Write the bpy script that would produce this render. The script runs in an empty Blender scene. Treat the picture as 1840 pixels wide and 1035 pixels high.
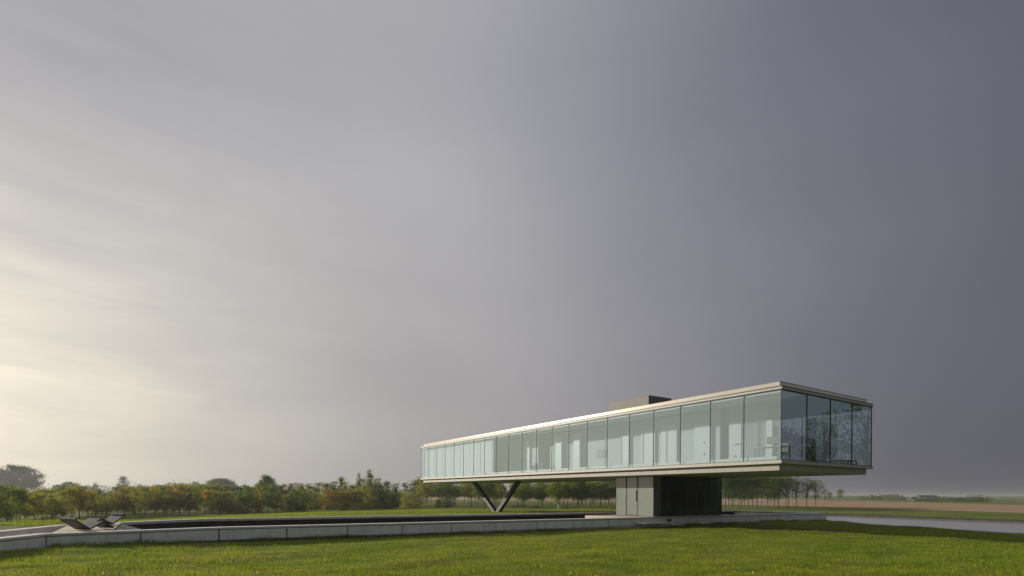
import bpy, bmesh, math, random
import numpy as np
from mathutils import Vector, Matrix

R = math.radians
scene = bpy.context.scene
col = scene.collection

# ------------------------------------------------------------------ camera
HC = 1.45                                   # eye height above the terrace level (z = 0)
F, Y0, ROLL = 972.07, 887.32, 0.0055        # focal length and horizon in photo pixels (1840 wide)
cam_d = bpy.data.cameras.new("camera")
cam = bpy.data.objects.new("camera", cam_d)
col.objects.link(cam)
cam_d.sensor_width = 36.0
cam_d.lens = F / 1840 * 36.0
cam_d.shift_y = (Y0 - 517.5) / 1840
cam_d.clip_start = 0.1
cam_d.clip_end = 30000
cam.location = (0, 0, HC)
cam.rotation_euler = (R(90), -ROLL, 0)
scene.camera = cam

# ------------------------------------------------------------------ world, sun, exposure
SUN_AZ, SUN_EL = R(-66.0), R(14.0)          # azimuth measured from the view axis (+Y), negative = left
sun_dir = Vector((math.sin(SUN_AZ) * math.cos(SUN_EL), math.cos(SUN_AZ) * math.cos(SUN_EL), math.sin(SUN_EL)))
sun_d = bpy.data.lights.new("sun", 'SUN')
sun_d.energy = 5.0
sun_d.color = (1.0, 0.90, 0.75)
sun_d.angle = R(1.2)
sun = bpy.data.objects.new("sun", sun_d)
col.objects.link(sun)
sun.rotation_euler = sun_dir.to_track_quat('Z', 'Y').to_euler()

world = bpy.data.worlds.new("World")
scene.world = world
world.use_nodes = True
wn, wl = world.node_tree.nodes, world.node_tree.links
wn.clear()


def wnode(t, **kw):
    n = wn.new(t)
    for k, val in kw.items():
        setattr(n, k, val)
    return n


def wmath(op, a, b=None, clamp=False):
    n = wnode('ShaderNodeMath', operation=op, use_clamp=clamp)
    for i, q in enumerate((a, b)):
        if q is None:
            continue
        if isinstance(q, (int, float)):
            n.inputs[i].default_value = q
        else:
            wl.new(q, n.inputs[i])
    return n.outputs[0]


tc = wnode('ShaderNodeTexCoord')
sep = wnode('ShaderNodeSeparateXYZ')
wl.new(tc.outputs['Generated'], sep.inputs[0])
dot = wnode('ShaderNodeVectorMath', operation='DOT_PRODUCT')
wl.new(tc.outputs['Generated'], dot.inputs[0])
dot.inputs[1].default_value = sun_dir
# soft stratus: low-frequency noise stretched along the horizon
mp = wnode('ShaderNodeMapping')
mp.inputs['Scale'].default_value = (1.3, 1.3, 2.0)
mp.inputs['Location'].default_value = (-11.996, -4.040, 4.392)
wl.new(tc.outputs['Generated'], mp.inputs[0])
nz = wnode('ShaderNodeTexNoise')
nz.inputs['Scale'].default_value = 1.049
nz.inputs['Detail'].default_value = 2.0
nz.inputs['Roughness'].default_value = 0.42
nz.inputs['Distortion'].default_value = 0.4
wl.new(mp.outputs[0], nz.inputs['Vector'])
mp2 = wnode('ShaderNodeMapping')
mp2.inputs['Scale'].default_value = (1.0, 1.0, 3.5)
mp2.inputs['Rotation'].default_value = (R(6), R(-9), 0)
wl.new(tc.outputs['Generated'], mp2.inputs[0])
nz2 = wnode('ShaderNodeTexNoise')
nz2.inputs['Scale'].default_value = 2.6
nz2.inputs['Detail'].default_value = 5.0
nz2.inputs['Roughness'].default_value = 0.5
nz2.inputs['Distortion'].default_value = 0.6
wl.new(mp2.outputs[0], nz2.inputs['Vector'])
SKY = {'n1': .42, 'n2': .05, 'n3': .34, 'up': 1.25, 'z0': .289, 'thin': 4.64, 'low': .0, 'add': .10}


def kv(name):
    n = wnode('ShaderNodeValue', name='k_' + name)
    n.outputs[0].default_value = SKY[name]
    return n.outputs[0]


Z = sep.outputs['Z']
D = dot.outputs['Value']
n1 = wmath('MULTIPLY', wmath('SUBTRACT', nz.outputs['Fac'], 0.5), kv('n1'))
n2 = wmath('MULTIPLY', wmath('SUBTRACT', nz2.outputs['Fac'], 0.5), kv('n2'))
dpos = wmath('MAXIMUM', D, 0.0)
near = wmath('POWER', wmath('MULTIPLY', wmath('ADD', D, 1.0), .5), 2.0)
# thin cirrus streaks that only show where the sun glows through
mp3 = wnode('ShaderNodeMapping')
mp3.inputs['Scale'].default_value = (1.0, 1.0, 6.0)
mp3.inputs['Rotation'].default_value = (R(8), R(-14), R(20))
wl.new(tc.outputs['Generated'], mp3.inputs[0])
nz3 = wnode('ShaderNodeTexNoise')
nz3.inputs['Scale'].default_value = 4.5
nz3.inputs['Detail'].default_value = 7.0
nz3.inputs['Roughness'].default_value = 0.55
nz3.inputs['Distortion'].default_value = 0.5
wl.new(mp3.outputs[0], nz3.inputs['Vector'])
n3 = wmath('MULTIPLY', wmath('MULTIPLY', wmath('SUBTRACT', nz3.outputs['Fac'], 0.5), kv('n3')), wmath('POWER', dpos, 5.0))
# the glow of the veiled sun weakens upwards
up = wmath('MULTIPLY', wmath('MINIMUM', wmath('MULTIPLY', wmath('MAXIMUM', wmath('SUBTRACT', Z, 0.12), 0.0), kv('up')), .55), near)
low = wmath('MULTIPLY', wmath('MAXIMUM', wmath('SUBTRACT', 0.14, wmath('ABSOLUTE', Z)), 0.0), kv('low'))
# thinner cloud at mid height between the glow and the dark side
thin = wmath('MULTIPLY', wmath('MULTIPLY', wmath('MULTIPLY', dpos, dpos), wmath('SUBTRACT', 1.0, dpos)), kv('thin'))
thin = wmath('MULTIPLY', thin, wmath('MINIMUM', wmath('SUBTRACT', Z, kv('z0')), 0.24))
zen = wmath('MULTIPLY', wmath('MAXIMUM', wmath('SUBTRACT', Z, .62), 0.0), .7)
d1 = D
for q in (n1, n2, n3, thin, zen, kv('add')):
    d1 = wmath('ADD', d1, q)
for q in (up, low):
    d1 = wmath('SUBTRACT', d1, q)
fac = wmath('MULTIPLY', wmath('ADD', d1, 1.0), 0.5, clamp=True)
ramp = wnode('ShaderNodeValToRGB')
ramp.color_ramp.interpolation = 'B_SPLINE'
stops = [(0.0, (.33, .345, .375)), (0.14, (.25, .263, .292)), (0.26, (.125, .132, .165)), (0.36, (.086, .090, .120)), (0.52, (.178, .181, .219)),
         (0.66, (.281, .280, .308)), (0.78, (.406, .399, .408)), (0.88, (.590, .572, .535)), (0.955, (.83, .79, .69)), (1.0, (1.05, .97, .80))]
els = ramp.color_ramp.elements
els[0].position, els[0].color = stops[0][0], (*stops[0][1], 1)
els[1].position, els[1].color = stops[-1][0], (*stops[-1][1], 1)
for p, c in stops[1:-1]:
    e = els.new(p)
    e.color = (*c, 1)
wl.new(fac, ramp.inputs[0])
sky = wnode('ShaderNodeTexSky', sky_type='NISHITA')
sky.sun_disc = False
sky.sun_elevation = SUN_EL
sky.sun_rotation = SUN_AZ % (2 * math.pi)
sky.dust_density = 3.0
bg_clear = wnode('ShaderNodeBackground')
bg_clear.inputs['Strength'].default_value = 0.05
wl.new(sky.outputs[0], bg_clear.inputs['Color'])
bg_cloud = wnode('ShaderNodeBackground')
bg_cloud.inputs['Strength'].default_value = 1.0
tint = wnode('ShaderNodeMix', data_type='RGBA', blend_type='MULTIPLY')
tint.inputs[0].default_value = 1.0
tr_ = wnode('ShaderNodeValToRGB')
tr_.color_ramp.elements[0].position, tr_.color_ramp.elements[0].color = .02, (1.055, 1.02, .97, 1)
tr_.color_ramp.elements[1].position, tr_.color_ramp.elements[1].color = .55, (1.0, 1.005, 1.06, 1)
wl.new(sep.outputs['Z'], tr_.inputs[0])
wl.new(ramp.outputs['Color'], tint.inputs[6])
wl.new(tr_.outputs['Color'], tint.inputs[7])
wl.new(tint.outputs[2], bg_cloud.inputs['Color'])
mixw = wnode('ShaderNodeMixShader')
mixw.inputs[0].default_value = 0.94           # cloud cover over the clear sky
wl.new(bg_clear.outputs[0], mixw.inputs[1])
wl.new(bg_cloud.outputs[0], mixw.inputs[2])
wo = wnode('ShaderNodeOutputWorld')
wl.new(mixw.outputs[0], wo.inputs['Surface'])

scene.render.engine = 'CYCLES'
scene.cycles.use_denoising = True
scene.cycles.max_bounces = 10
scene.cycles.transparent_max_bounces = 24
scene.cycles.volume_bounces = 1
scene.cycles.sample_clamp_indirect = 6.0
vs = scene.view_settings
vs.view_transform = 'Standard'
vs.look = 'None'
vs.exposure = 0.0
vs.gamma = 1.0
vs.use_curve_mapping = False

# ------------------------------------------------------------------ frame of the place
PHI = 0.585
CX, CY = 12.9936, 26.133                      # near corner of the glass storey
cu, su = math.cos(PHI), math.sin(PHI)


def L2W(s, n, z=0.0):
    """house frame (s across, n along the house) to world"""
    return Vector((CX + cu * s - su * n, CY + su * s + cu * n, z))


def W2L(x, y):
    qx, qy = x - CX, y - CY
    return qx * cu + qy * su, -qx * su + qy * cu


cr, sr = math.cos(ROLL), math.sin(ROLL)


def _un(px, py):
    a, b = px - 920, py - Y0
    return cr * a + sr * b, -sr * a + cr * b


def ground_at(px, py, z):
    a, b = _un(px, py)
    d = -F * (z - HC) / b
    return a / F * d, d


def depth_at(px, py, d):
    """point seen at a pixel at distance d"""
    a, b = _un(px, py)
    return a / F * d, d, HC - b / F * d


# ------------------------------------------------------------------ materials
def mat(name):
    m = bpy.data.materials.new(name)
    m.use_nodes = True
    nt = m.node_tree
    nt.nodes.clear()
    out = nt.nodes.new('ShaderNodeOutputMaterial')
    return m, nt, out


def N(nt, t, **kw):
    n = nt.nodes.new(t)
    for k, val in kw.items():
        setattr(n, k, val)
    return n


def ramp_node(nt, src, stops):
    r = N(nt, 'ShaderNodeValToRGB')
    e = r.color_ramp.elements
    e[0].position, e[0].color = stops[0][0], (*stops[0][1], 1)
    e[1].position, e[1].color = stops[-1][0], (*stops[-1][1], 1)
    for p, c in stops[1:-1]:
        q = e.new(p)
        q.color = (*c, 1)
    nt.links.new(src, r.inputs[0])
    return r.outputs['Color']


def noise(nt, scale, detail=4, rough=.55, coord='Object', mscale=None, dist=0.0):
    t = N(nt, 'ShaderNodeTexCoord')
    src = t.outputs[coord]
    if mscale:
        mpn = N(nt, 'ShaderNodeMapping')
        mpn.inputs['Scale'].default_value = mscale
        nt.links.new(src, mpn.inputs[0])
        src = mpn.outputs[0]
    n = N(nt, 'ShaderNodeTexNoise')
    n.inputs['Scale'].default_value = scale
    n.inputs['Detail'].default_value = detail
    n.inputs['Roughness'].default_value = rough
    n.inputs['Distortion'].default_value = dist
    nt.links.new(src, n.inputs['Vector'])
    return n.outputs['Fac']


def mixc(nt, fac, a, b, mode='MIX'):
    m = N(nt, 'ShaderNodeMix', data_type='RGBA', blend_type=mode)
    for i, q in ((0, fac), (6, a), (7, b)):
        if isinstance(q, (int, float)):
            m.inputs[i].default_value = q
        elif isinstance(q, tuple):
            m.inputs[i].default_value = (*q, 1)
        else:
            nt.links.new(q, m.inputs[i])
    return m.outputs[2]


def principled(name, stops, nscale=3.0, rough=.6, metal=0.0, bump=0.0, bscale=30.0, mscale=None, spec=.5, coord='Object'):
    m, nt, out = mat(name)
    p = N(nt, 'ShaderNodeBsdfPrincipled')
    p.inputs['Roughness'].default_value = rough
    p.inputs['Metallic'].default_value = metal
    p.inputs['Specular IOR Level'].default_value = spec
    c = ramp_node(nt, noise(nt, nscale, mscale=mscale, coord=coord), stops)
    nt.links.new(c, p.inputs['Base Color'])
    if bump:
        b = N(nt, 'ShaderNodeBump')
        b.inputs['Strength'].default_value = bump
        b.inputs['Distance'].default_value = .02
        nt.links.new(noise(nt, bscale, coord=coord), b.inputs['Height'])
        nt.links.new(b.outputs[0], p.inputs['Normal'])
    nt.links.new(p.outputs[0], out.inputs['Surface'])
    return m


def flat(name, c, rough=.6, metal=0.0, var=.12, nscale=2.0, **kw):
    lo = tuple(q * (1 - var) for q in c)
    hi = tuple(min(1, q * (1 + var)) for q in c)
    return principled(name, [(.3, lo), (.7, hi)], nscale=nscale, rough=rough, metal=metal, **kw)


def glass(name, tint, refl, rough=0.0):
    m, nt, out = mat(name)
    tr = N(nt, 'ShaderNodeBsdfTransparent')
    tr.inputs[0].default_value = (*tint, 1)
    gl = N(nt, 'ShaderNodeBsdfGlossy')
    gl.inputs['Roughness'].default_value = rough
    gl.inputs['Color'].default_value = (.74, .92, 1.0, 1)
    fr = N(nt, 'ShaderNodeFresnel')
    gg = N(nt, 'ShaderNodeNewGeometry')              # a thin pane reflects alike from both sides
    io = N(nt, 'ShaderNodeMapRange')
    io.inputs['To Min'].default_value = 1.5
    io.inputs['To Max'].default_value = 1 / 1.5
    nt.links.new(gg.outputs['Backfacing'], io.inputs['Value'])
    nt.links.new(io.outputs[0], fr.inputs['IOR'])
    mr = N(nt, 'ShaderNodeMapRange')
    mr.inputs['From Min'].default_value = 0.04
    mr.inputs['From Max'].default_value = 1.0
    mr.inputs['To Min'].default_value = refl
    mr.inputs['To Max'].default_value = 1.0
    nt.links.new(fr.outputs[0], mr.inputs['Value'])
    bp = N(nt, 'ShaderNodeBump')                       # slight waviness of the panes
    bp.inputs['Strength'].default_value = .05
    bp.inputs['Distance'].default_value = .02
    nt.links.new(noise(nt, .8, detail=1), bp.inputs['Height'])
    nt.links.new(bp.outputs[0], gl.inputs['Normal'])
    mx = N(nt, 'ShaderNodeMixShader')
    nt.links.new(mr.outputs[0], mx.inputs[0])
    nt.links.new(tr.outputs[0], mx.inputs[1])
    nt.links.new(gl.outputs[0], mx.inputs[2])
    nt.links.new(mx.outputs[0], out.inputs['Surface'])
    return m


def leafmat(name, c, var=.5, trans=.58):
    c = (c[0] * 2.4, c[1] * 2.4, c[2] * 1.7)
    """small leaf faces: colour varies from leaf to leaf and in drifts through the crown"""
    m, nt, out = mat(name)
    g = N(nt, 'ShaderNodeNewGeometry')
    lo = tuple(q * (1 - var) for q in c)
    hi = tuple(q * (1 + var) for q in c)
    c1 = ramp_node(nt, g.outputs['Random Per Island'], [(0, lo), (.5, c), (1, hi)])
    oi = N(nt, 'ShaderNodeObjectInfo')
    c2 = ramp_node(nt, oi.outputs['Random'], [(0, (.8, .85, .8)), (.5, (1, 1, 1)), (1, (1.2, 1.1, 1.05))])
    cc = mixc(nt, 1.0, c1, c2, 'MULTIPLY')
    d = N(nt, 'ShaderNodeBsdfDiffuse')
    t = N(nt, 'ShaderNodeBsdfTranslucent')
    nt.links.new(cc, d.inputs[0])
    nt.links.new(cc, t.inputs[0])
    mx = N(nt, 'ShaderNodeMixShader')
    mx.inputs[0].default_value = trans
    nt.links.new(d.outputs[0], mx.inputs[1])
    nt.links.new(t.outputs[0], mx.inputs[2])
    nt.links.new(mx.outputs[0], out.inputs['Surface'])
    return m


def concrete(name, base, streak=True):
    """cast concrete: soft mottling plus dark run-down streaks with their own shapes"""
    m, nt, out = mat(name)
    p = N(nt, 'ShaderNodeBsdfPrincipled')
    p.inputs['Roughness'].default_value = .85
    p.inputs['Specular IOR Level'].default_value = .2
    b = ramp_node(nt, noise(nt, 1.7, 6, .6), [(.3, tuple(q * .86 for q in base)), (.7, tuple(q * 1.1 for q in base))])
    if streak:
        s = ramp_node(nt, noise(nt, 1.0, 5, .65, mscale=(3.5, 3.5, .35)), [(.54, (1, 1, 1)), (.66, (.80, .79, .76)), (.78, (.55, .54, .51))])
        b = mixc(nt, .8, b, s, 'MULTIPLY')
    nt.links.new(b, p.inputs['Base Color'])
    bp = N(nt, 'ShaderNodeBump')
    bp.inputs['Strength'].default_value = .25
    bp.inputs['Distance'].default_value = .01
    nt.links.new(noise(nt, 25, 5), bp.inputs['Height'])
    nt.links.new(bp.outputs[0], p.inputs['Normal'])
    nt.links.new(p.outputs[0], out.inputs['Surface'])
    return m


M = {}
M['cream'] = flat('cream_panel', (.46, .43, .385), rough=.5, var=.05)
M['slab'] = flat('slab_edge', (.37, .36, .335), rough=.5, var=.06)
M['fascia'] = flat('fascia_panel', (.315, .30, .27), rough=.55, var=.10, nscale=.9)
M['parapet'] = flat('parapet_aluminium', (.48, .45, .40), rough=.19, metal=.5, var=.04)
M['soffit'] = flat('soffit_panel', (.40, .40, .37), rough=.55, var=.04)
M['dark_metal'] = flat('dark_metal', (.018, .020, .021), rough=.45, metal=.3)
M['roofing'] = flat('roofing', (.20, .20, .20), rough=.9)
M['roof_unit'] = flat('roof_unit_cladding', (.10, .098, .09), rough=.6, metal=0.0)
M['glass'] = glass('facade_glass', (.80, .875, .905), .26)
M['glass_dark'] = glass('entrance_glass', (.42, .55, .50), .035)
M['frosted'] = flat('frosted_glass', (.22, .25, .23), rough=.12, var=.04, spec=.7)
M['white'] = flat('white_plaster', (.38, .42, .455), rough=.6, var=.03)
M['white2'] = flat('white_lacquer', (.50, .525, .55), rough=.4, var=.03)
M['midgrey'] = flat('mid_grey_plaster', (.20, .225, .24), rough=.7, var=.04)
M['dimwall'] = flat('dim_grey_plaster', (.12, .13, .14), rough=.7, var=.04)  # room dimness put into the colour, for deep walls and the inner ceiling
M['floor'] = flat('pale_floor', (.36, .36, .35), rough=.4, var=.05)
M['curtain'] = flat('sheer_curtain', (.67, .695, .73), rough=.9, var=.03)
M['dark_curtain'] = flat('dark_curtain', (.034, .046, .040), rough=.9, var=.6, mscale=(14, 14, .2))
M['furniture'] = flat('furniture_dark', (.05, .05, .055), rough=.5)
M['furniture_grey'] = flat('furniture_grey', (.25, .26, .28), rough=.6)
M['column'] = flat('column_steel', (.026, .024, .022), rough=.6, metal=0.0, var=.15)
M['concrete'] = concrete('wall_concrete', (.80, .79, .765))
M['coping'] = concrete('coping_concrete', (.66, .64, .60), streak=False)
M['basin'] = concrete('basin_concrete', (.02, .02, .019), streak=False)
M['paving'] = principled('terrace_paving', [(.3, (.42, .36, .28)), (.7, (.55, .48, .38))], nscale=2.0, rough=.8, bump=.2)
M['lounger'] = flat('lounger_shell', (.024, .024, .025), rough=.5, var=.12)
M['roll'] = flat('lounger_headroll', (.16, .17, .20), rough=.25, metal=.4)
M['bark'] = principled('bark', [(.3, (.050, .042, .032)), (.7, (.12, .10, .08))], nscale=6, rough=.95, bump=.4)
M['pale_bark'] = principled('pale_bark', [(.3, (.10, .09, .075)), (.7, (.22, .20, .165))], nscale=6, rough=.95)
M['guard'] = flat('trunk_guard', (.55, .50, .42), rough=.8)
M['soil'] = principled('bank_soil', [(.3, (.016, .015, .010)), (.7, (.05, .045, .028))], nscale=1.5, rough=.95)
M['heap'] = principled('heap_soil', [(.3, (.05, .04, .025)), (.7, (.10, .075, .05))], nscale=2.5, rough=.95)

M['lf_dark'] = leafmat('leaf_dark_green', (.044, .066, .020))
M['lf_deep'] = leafmat('leaf_deep_brown_green', (.020, .021, .010))
M['lf_mid'] = leafmat('leaf_mid_green', (.078, .102, .026))
M['lf_olive'] = leafmat('leaf_olive', (.115, .118, .030))
M['lf_orange'] = leafmat('leaf_orange', (.145, .105, .022))
M['lf_yellow'] = leafmat('leaf_yellow', (.22, .145, .026))
M['lf_brown'] = leafmat('leaf_brown', (.105, .090, .027))
M['lf_grey'] = leafmat('leaf_grey_green', (.070, .086, .048))
M['lf_bare'] = leafmat('leaf_dull_olive', (.040, .044, .020))
M['lf_needle'] = leafmat('leaf_blue_needle', (.026, .042, .026))


def lawn_mat(name, dark, mid, lite, scale):
    m, nt, out = mat(name)
    p = N(nt, 'ShaderNodeBsdfPrincipled')
    p.inputs['Roughness'].default_value = .95
    p.inputs['Specular IOR Level'].default_value = .15
    a = ramp_node(nt, noise(nt, scale, 6, .6, mscale=(1, 1, 1), dist=.4), [(.32, dark), (.5, mid), (.68, lite)])
    b = ramp_node(nt, noise(nt, .09, 3, .5), [(.35, (.82, .85, .8)), (.65, (1.15, 1.1, 1.1))])
    nt.links.new(mixc(nt, 1.0, a, b, 'MULTIPLY'), p.inputs['Base Color'])
    bp = N(nt, 'ShaderNodeBump')
    bp.inputs['Strength'].default_value = .8
    bp.inputs['Distance'].default_value = .06
    nt.links.new(noise(nt, 9, 6, .7), bp.inputs['Height'])
    nt.links.new(bp.outputs[0], p.inputs['Normal'])
    nt.links.new(p.outputs[0], out.inputs['Surface'])
    return m


M['lawn'] = lawn_mat('lawn', (.075, .115, .012), (.125, .165, .018), (.18, .195, .028), 1.1)
M['meadow'] = lawn_mat('meadow', (.085, .125, .018), (.12, .16, .022), (.16, .18, .034), .12)


def blade_mat():
    m, nt, out = mat('grass_blade')
    g = N(nt, 'ShaderNodeNewGeometry')
    base = ramp_node(nt, noise(nt, .55, 5, .62, mscale=(.7, 1.5, 1), dist=.8), [(.30, (.125, .215, .022)), (.45, (.235, .315, .028)), (.56, (.315, .36, .040)), (.68, (.30, .265, .065))])
    var = ramp_node(nt, g.outputs['Random Per Island'], [(0, (.55, .58, .5)), (.5, (1, 1, 1)), (1, (1.45, 1.35, 1.5))])
    big = ramp_node(nt, noise(nt, .07, 2, .5), [(.38, (.92, 1.0, .95)), (.62, (1.16, 1.07, 1.2))])
    cc = mixc(nt, 1.0, mixc(nt, 1.0, base, var, 'MULTIPLY'), big, 'MULTIPLY')
    d = N(nt, 'ShaderNodeBsdfDiffuse')
    t = N(nt, 'ShaderNodeBsdfTranslucent')
    nt.links.new(cc, d.inputs[0])
    nt.links.new(cc, t.inputs[0])
    mx = N(nt, 'ShaderNodeMixShader')
    mx.inputs[0].default_value = .5
    nt.links.new(d.outputs[0], mx.inputs[1])
    nt.links.new(t.outputs[0], mx.inputs[2])
    nt.links.new(mx.outputs[0], out.inputs['Surface'])
    return m


M['blade'] = blade_mat()
M['blade_dry'] = leafmat('grass_blade_dry', (.24, .19, .075), var=.35, trans=.4)
M['field'] = principled('stubble_field', [(.3, (.25, .152, .075)), (.7, (.34, .22, .115))], nscale=.05, rough=.95, mscale=(1, .25, 1))
M['field_pale'] = principled('stubble_field_pale', [(.3, (.30, .24, .13)), (.7, (.37, .30, .18))], nscale=.05, rough=.95, mscale=(1, .25, 1))
M['petal'] = flat('petal', (.8, .78, .74), rough=.6)
M['petal_centre'] = flat('petal_centre', (.65, .45, .05), rough=.7)
M['dry_leaf'] = leafmat('dry_leaf', (.38, .30, .14), var=.4, trans=.3)


def water_mat(name, deep, bump, scale, ms=(1, 1, 1)):
    m, nt, out = mat(name)
    p = N(nt, 'ShaderNodeBsdfPrincipled')
    p.inputs['Base Color'].default_value = (*deep, 1)
    p.inputs['Roughness'].default_value = .06
    p.inputs['IOR'].default_value = 1.33
    bp = N(nt, 'ShaderNodeBump')
    bp.inputs['Strength'].default_value = bump
    bp.inputs['Distance'].default_value = .03
    nt.links.new(noise(nt, scale, 3, .5, mscale=ms), bp.inputs['Height'])
    nt.links.new(bp.outputs[0], p.inputs['Normal'])
    nt.links.new(p.outputs[0], out.inputs['Surface'])
    return m


M['pond'] = water_mat('pond_water', (.46, .47, .48), .10, 1.2, (.6, 1.6, 1))
M['pool'] = water_mat('pool_water', (.012, .014, .013), .04, 2.0)


# ------------------------------------------------------------------ mesh helpers
def link(name, me, material=None, parent=None, smooth=False):
    o = bpy.data.objects.new(name, me)
    col.objects.link(o)
    if material is not None and not me.materials:
        me.materials.append(material)
    if parent is not None:
        o.parent = parent
    if smooth:
        me.shade_smooth()
    return o


def mesh(name, verts, faces):
    me = bpy.data.meshes.new(name)
    me.from_pydata([tuple(q) for q in verts], [], faces)
    me.update()
    return me


def tag(o, label=None, cat=None, group=None, kind=None):
    for k, val in (('label', label), ('category', cat), ('group', group), ('kind', kind)):
        if val:
            o[k] = val
    return o


def empty(name, loc=(0, 0, 0), rz=0.0):
    o = bpy.data.objects.new(name, None)
    o.empty_display_size = .3
    o.location = loc
    o.rotation_euler = (0, 0, rz)
    col.objects.link(o)
    return o


def box_bm(bm, a, b, bevel=0.0):
    (x0, y0, z0), (x1, y1, z1) = a, b
    r = bmesh.ops.create_cube(bm, size=1.0)
    for v in r['verts']:
        v.co = Vector((x0 + (v.co.x + .5) * (x1 - x0), y0 + (v.co.y + .5) * (y1 - y0), z0 + (v.co.z + .5) * (z1 - z0)))
    if bevel:
        es = list({e for v in r['verts'] for e in v.link_edges})
        bmesh.ops.bevel(bm, geom=es, offset=bevel, segments=1, affect='EDGES', profile=.5)


def box(name, a, b, material, parent=None, bevel=0.0):
    bm = bmesh.new()
    box_bm(bm, a, b, bevel)
    me = bpy.data.meshes.new(name)
    bm.to_mesh(me)
    bm.free()
    return link(name, me, material, parent)


def boxes(name, lst, material, parent=None, bevel=0.0):
    bm = bmesh.new()
    for a, b in lst:
        box_bm(bm, a, b, bevel)
    me = bpy.data.meshes.new(name)
    bm.to_mesh(me)
    bm.free()
    return link(name, me, material, parent)


def prism(name, pts, z0, z1, material, parent=None, bevel=0.0):
    """vertical prism on a plan outline (counter-clockwise or not)"""
    bm = bmesh.new()
    lo = [bm.verts.new((x, y, z0)) for x, y in pts]
    hi = [bm.verts.new((x, y, z1)) for x, y in pts]
    bm.faces.new(hi)
    bm.faces.new(lo[::-1])
    k = len(pts)
    for i in range(k):
        bm.faces.new((lo[i], lo[(i + 1) % k], hi[(i + 1) % k], hi[i]))
    bmesh.ops.recalc_face_normals(bm, faces=bm.faces)
    if bevel:
        bmesh.ops.bevel(bm, geom=list(bm.edges), offset=bevel, segments=1, affect='EDGES', profile=.5)
    me = bpy.data.meshes.new(name)
    bm.to_mesh(me)
    bm.free()
    return link(name, me, material, parent)


def tube_bm(verts, faces, pts, radii, sides=5):
    """append a tapered tube along pts"""
    base = len(verts)
    P = [Vector(p) for p in pts]
    for i, p in enumerate(P):
        t = (P[min(i + 1, len(P) - 1)] - P[max(i - 1, 0)])
        if t.length < 1e-6:
            t = Vector((0, 0, 1))
        t.normalize()
        ref = Vector((1, 0, 0)) if abs(t.x) < .8 else Vector((0, 1, 0))
        a = t.cross(ref).normalized()
        b = t.cross(a)
        for k in range(sides):
            an = 2 * math.pi * k / sides
            verts.append(tuple(p + (a * math.cos(an) + b * math.sin(an)) * radii[i]))
    for i in range(len(P) - 1):
        for k in range(sides):
            k2 = (k + 1) % sides
            faces.append((base + i * sides + k, base + i * sides + k2, base + (i + 1) * sides + k2, base + (i + 1) * sides + k))
    faces.append(tuple(base + (len(P) - 1) * sides + k for k in range(sides)))


def offset_poly(pts, d):
    """offset an open polyline sideways (left is positive)"""
    out = []
    for i, p in enumerate(pts):
        p = Vector(p)
        dirs = []
        if i > 0:
            dirs.append((p - Vector(pts[i - 1])).normalized())
        if i < len(pts) - 1:
            dirs.append((Vector(pts[i + 1]) - p).normalized())
        nrm = [Vector((-q.y, q.x)) for q in dirs]
        m_ = sum(nrm, Vector((0, 0)))
        m_.normalize()
        m_ /= max(.3, m_.dot(nrm[0]))
        out.append(tuple(p + m_ * d))
    return out


# ------------------------------------------------------------------ terrain
GZ = -1.80                                    # level of the surrounding meadow
WZ = -2.04                                    # water level of the pond


def poly_world(lst):
    return np.array([L2W(s, n)[:2] for s, n in lst])


PLATEAU = poly_world([(-38, -60), (13, -60), (13.5, -20), (15.3, -5), (19.6, 6.6), (21.9, 8.0), (21.9, 37), (-8, 37), (-26, 24), (-38, 12)])
OUTER = poly_world([(-60, -75), (24, -75), (24, -20), (25, -5), (29, 6), (32, 12), (34, 40), (44, 80), (26, 101), (-16, 81), (-38, 53), (-50, 30), (-60, 5)])


def seg_dist(P, poly):
    """distance of points to a polygon outline, and inside mask"""
    best = np.full(len(P), 1e9)
    inside = np.zeros(len(P), bool)
    k = len(poly)
    for i in range(k):
        a, b = poly[i], poly[(i + 1) % k]
        ab = b - a
        t = np.clip(((P - a) @ ab) / (ab @ ab), 0, 1)
        best = np.minimum(best, np.linalg.norm(P - (a + t[:, None] * ab), axis=1))
        cond = (a[1] > P[:, 1]) != (b[1] > P[:, 1])
        xi = a[0] + (P[:, 1] - a[1]) * (b[0] - a[0]) / (b[1] - a[1] + 1e-12)
        inside ^= cond & (P[:, 0] < xi)
    return best, inside


def sstep(t):
    t = np.clip(t, 0, 1)
    return t * t * (3 - 2 * t)


WALLN = lambda s: 10.75 - .05 * (s + 23)      # line of the pool wall's front face


CARVE = poly_world([(-33.0, -.6), (-28.0, 10.0), (-23.0, 11.1), (21.2, WALLN(21.2) + .35), (21.2, WALLN(21.2) + 8.55), (-23, WALLN(-23) + 8.6), (-26.6, 17.2), (-28.55, 15.6), (-31.9, 6.3)])


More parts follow.
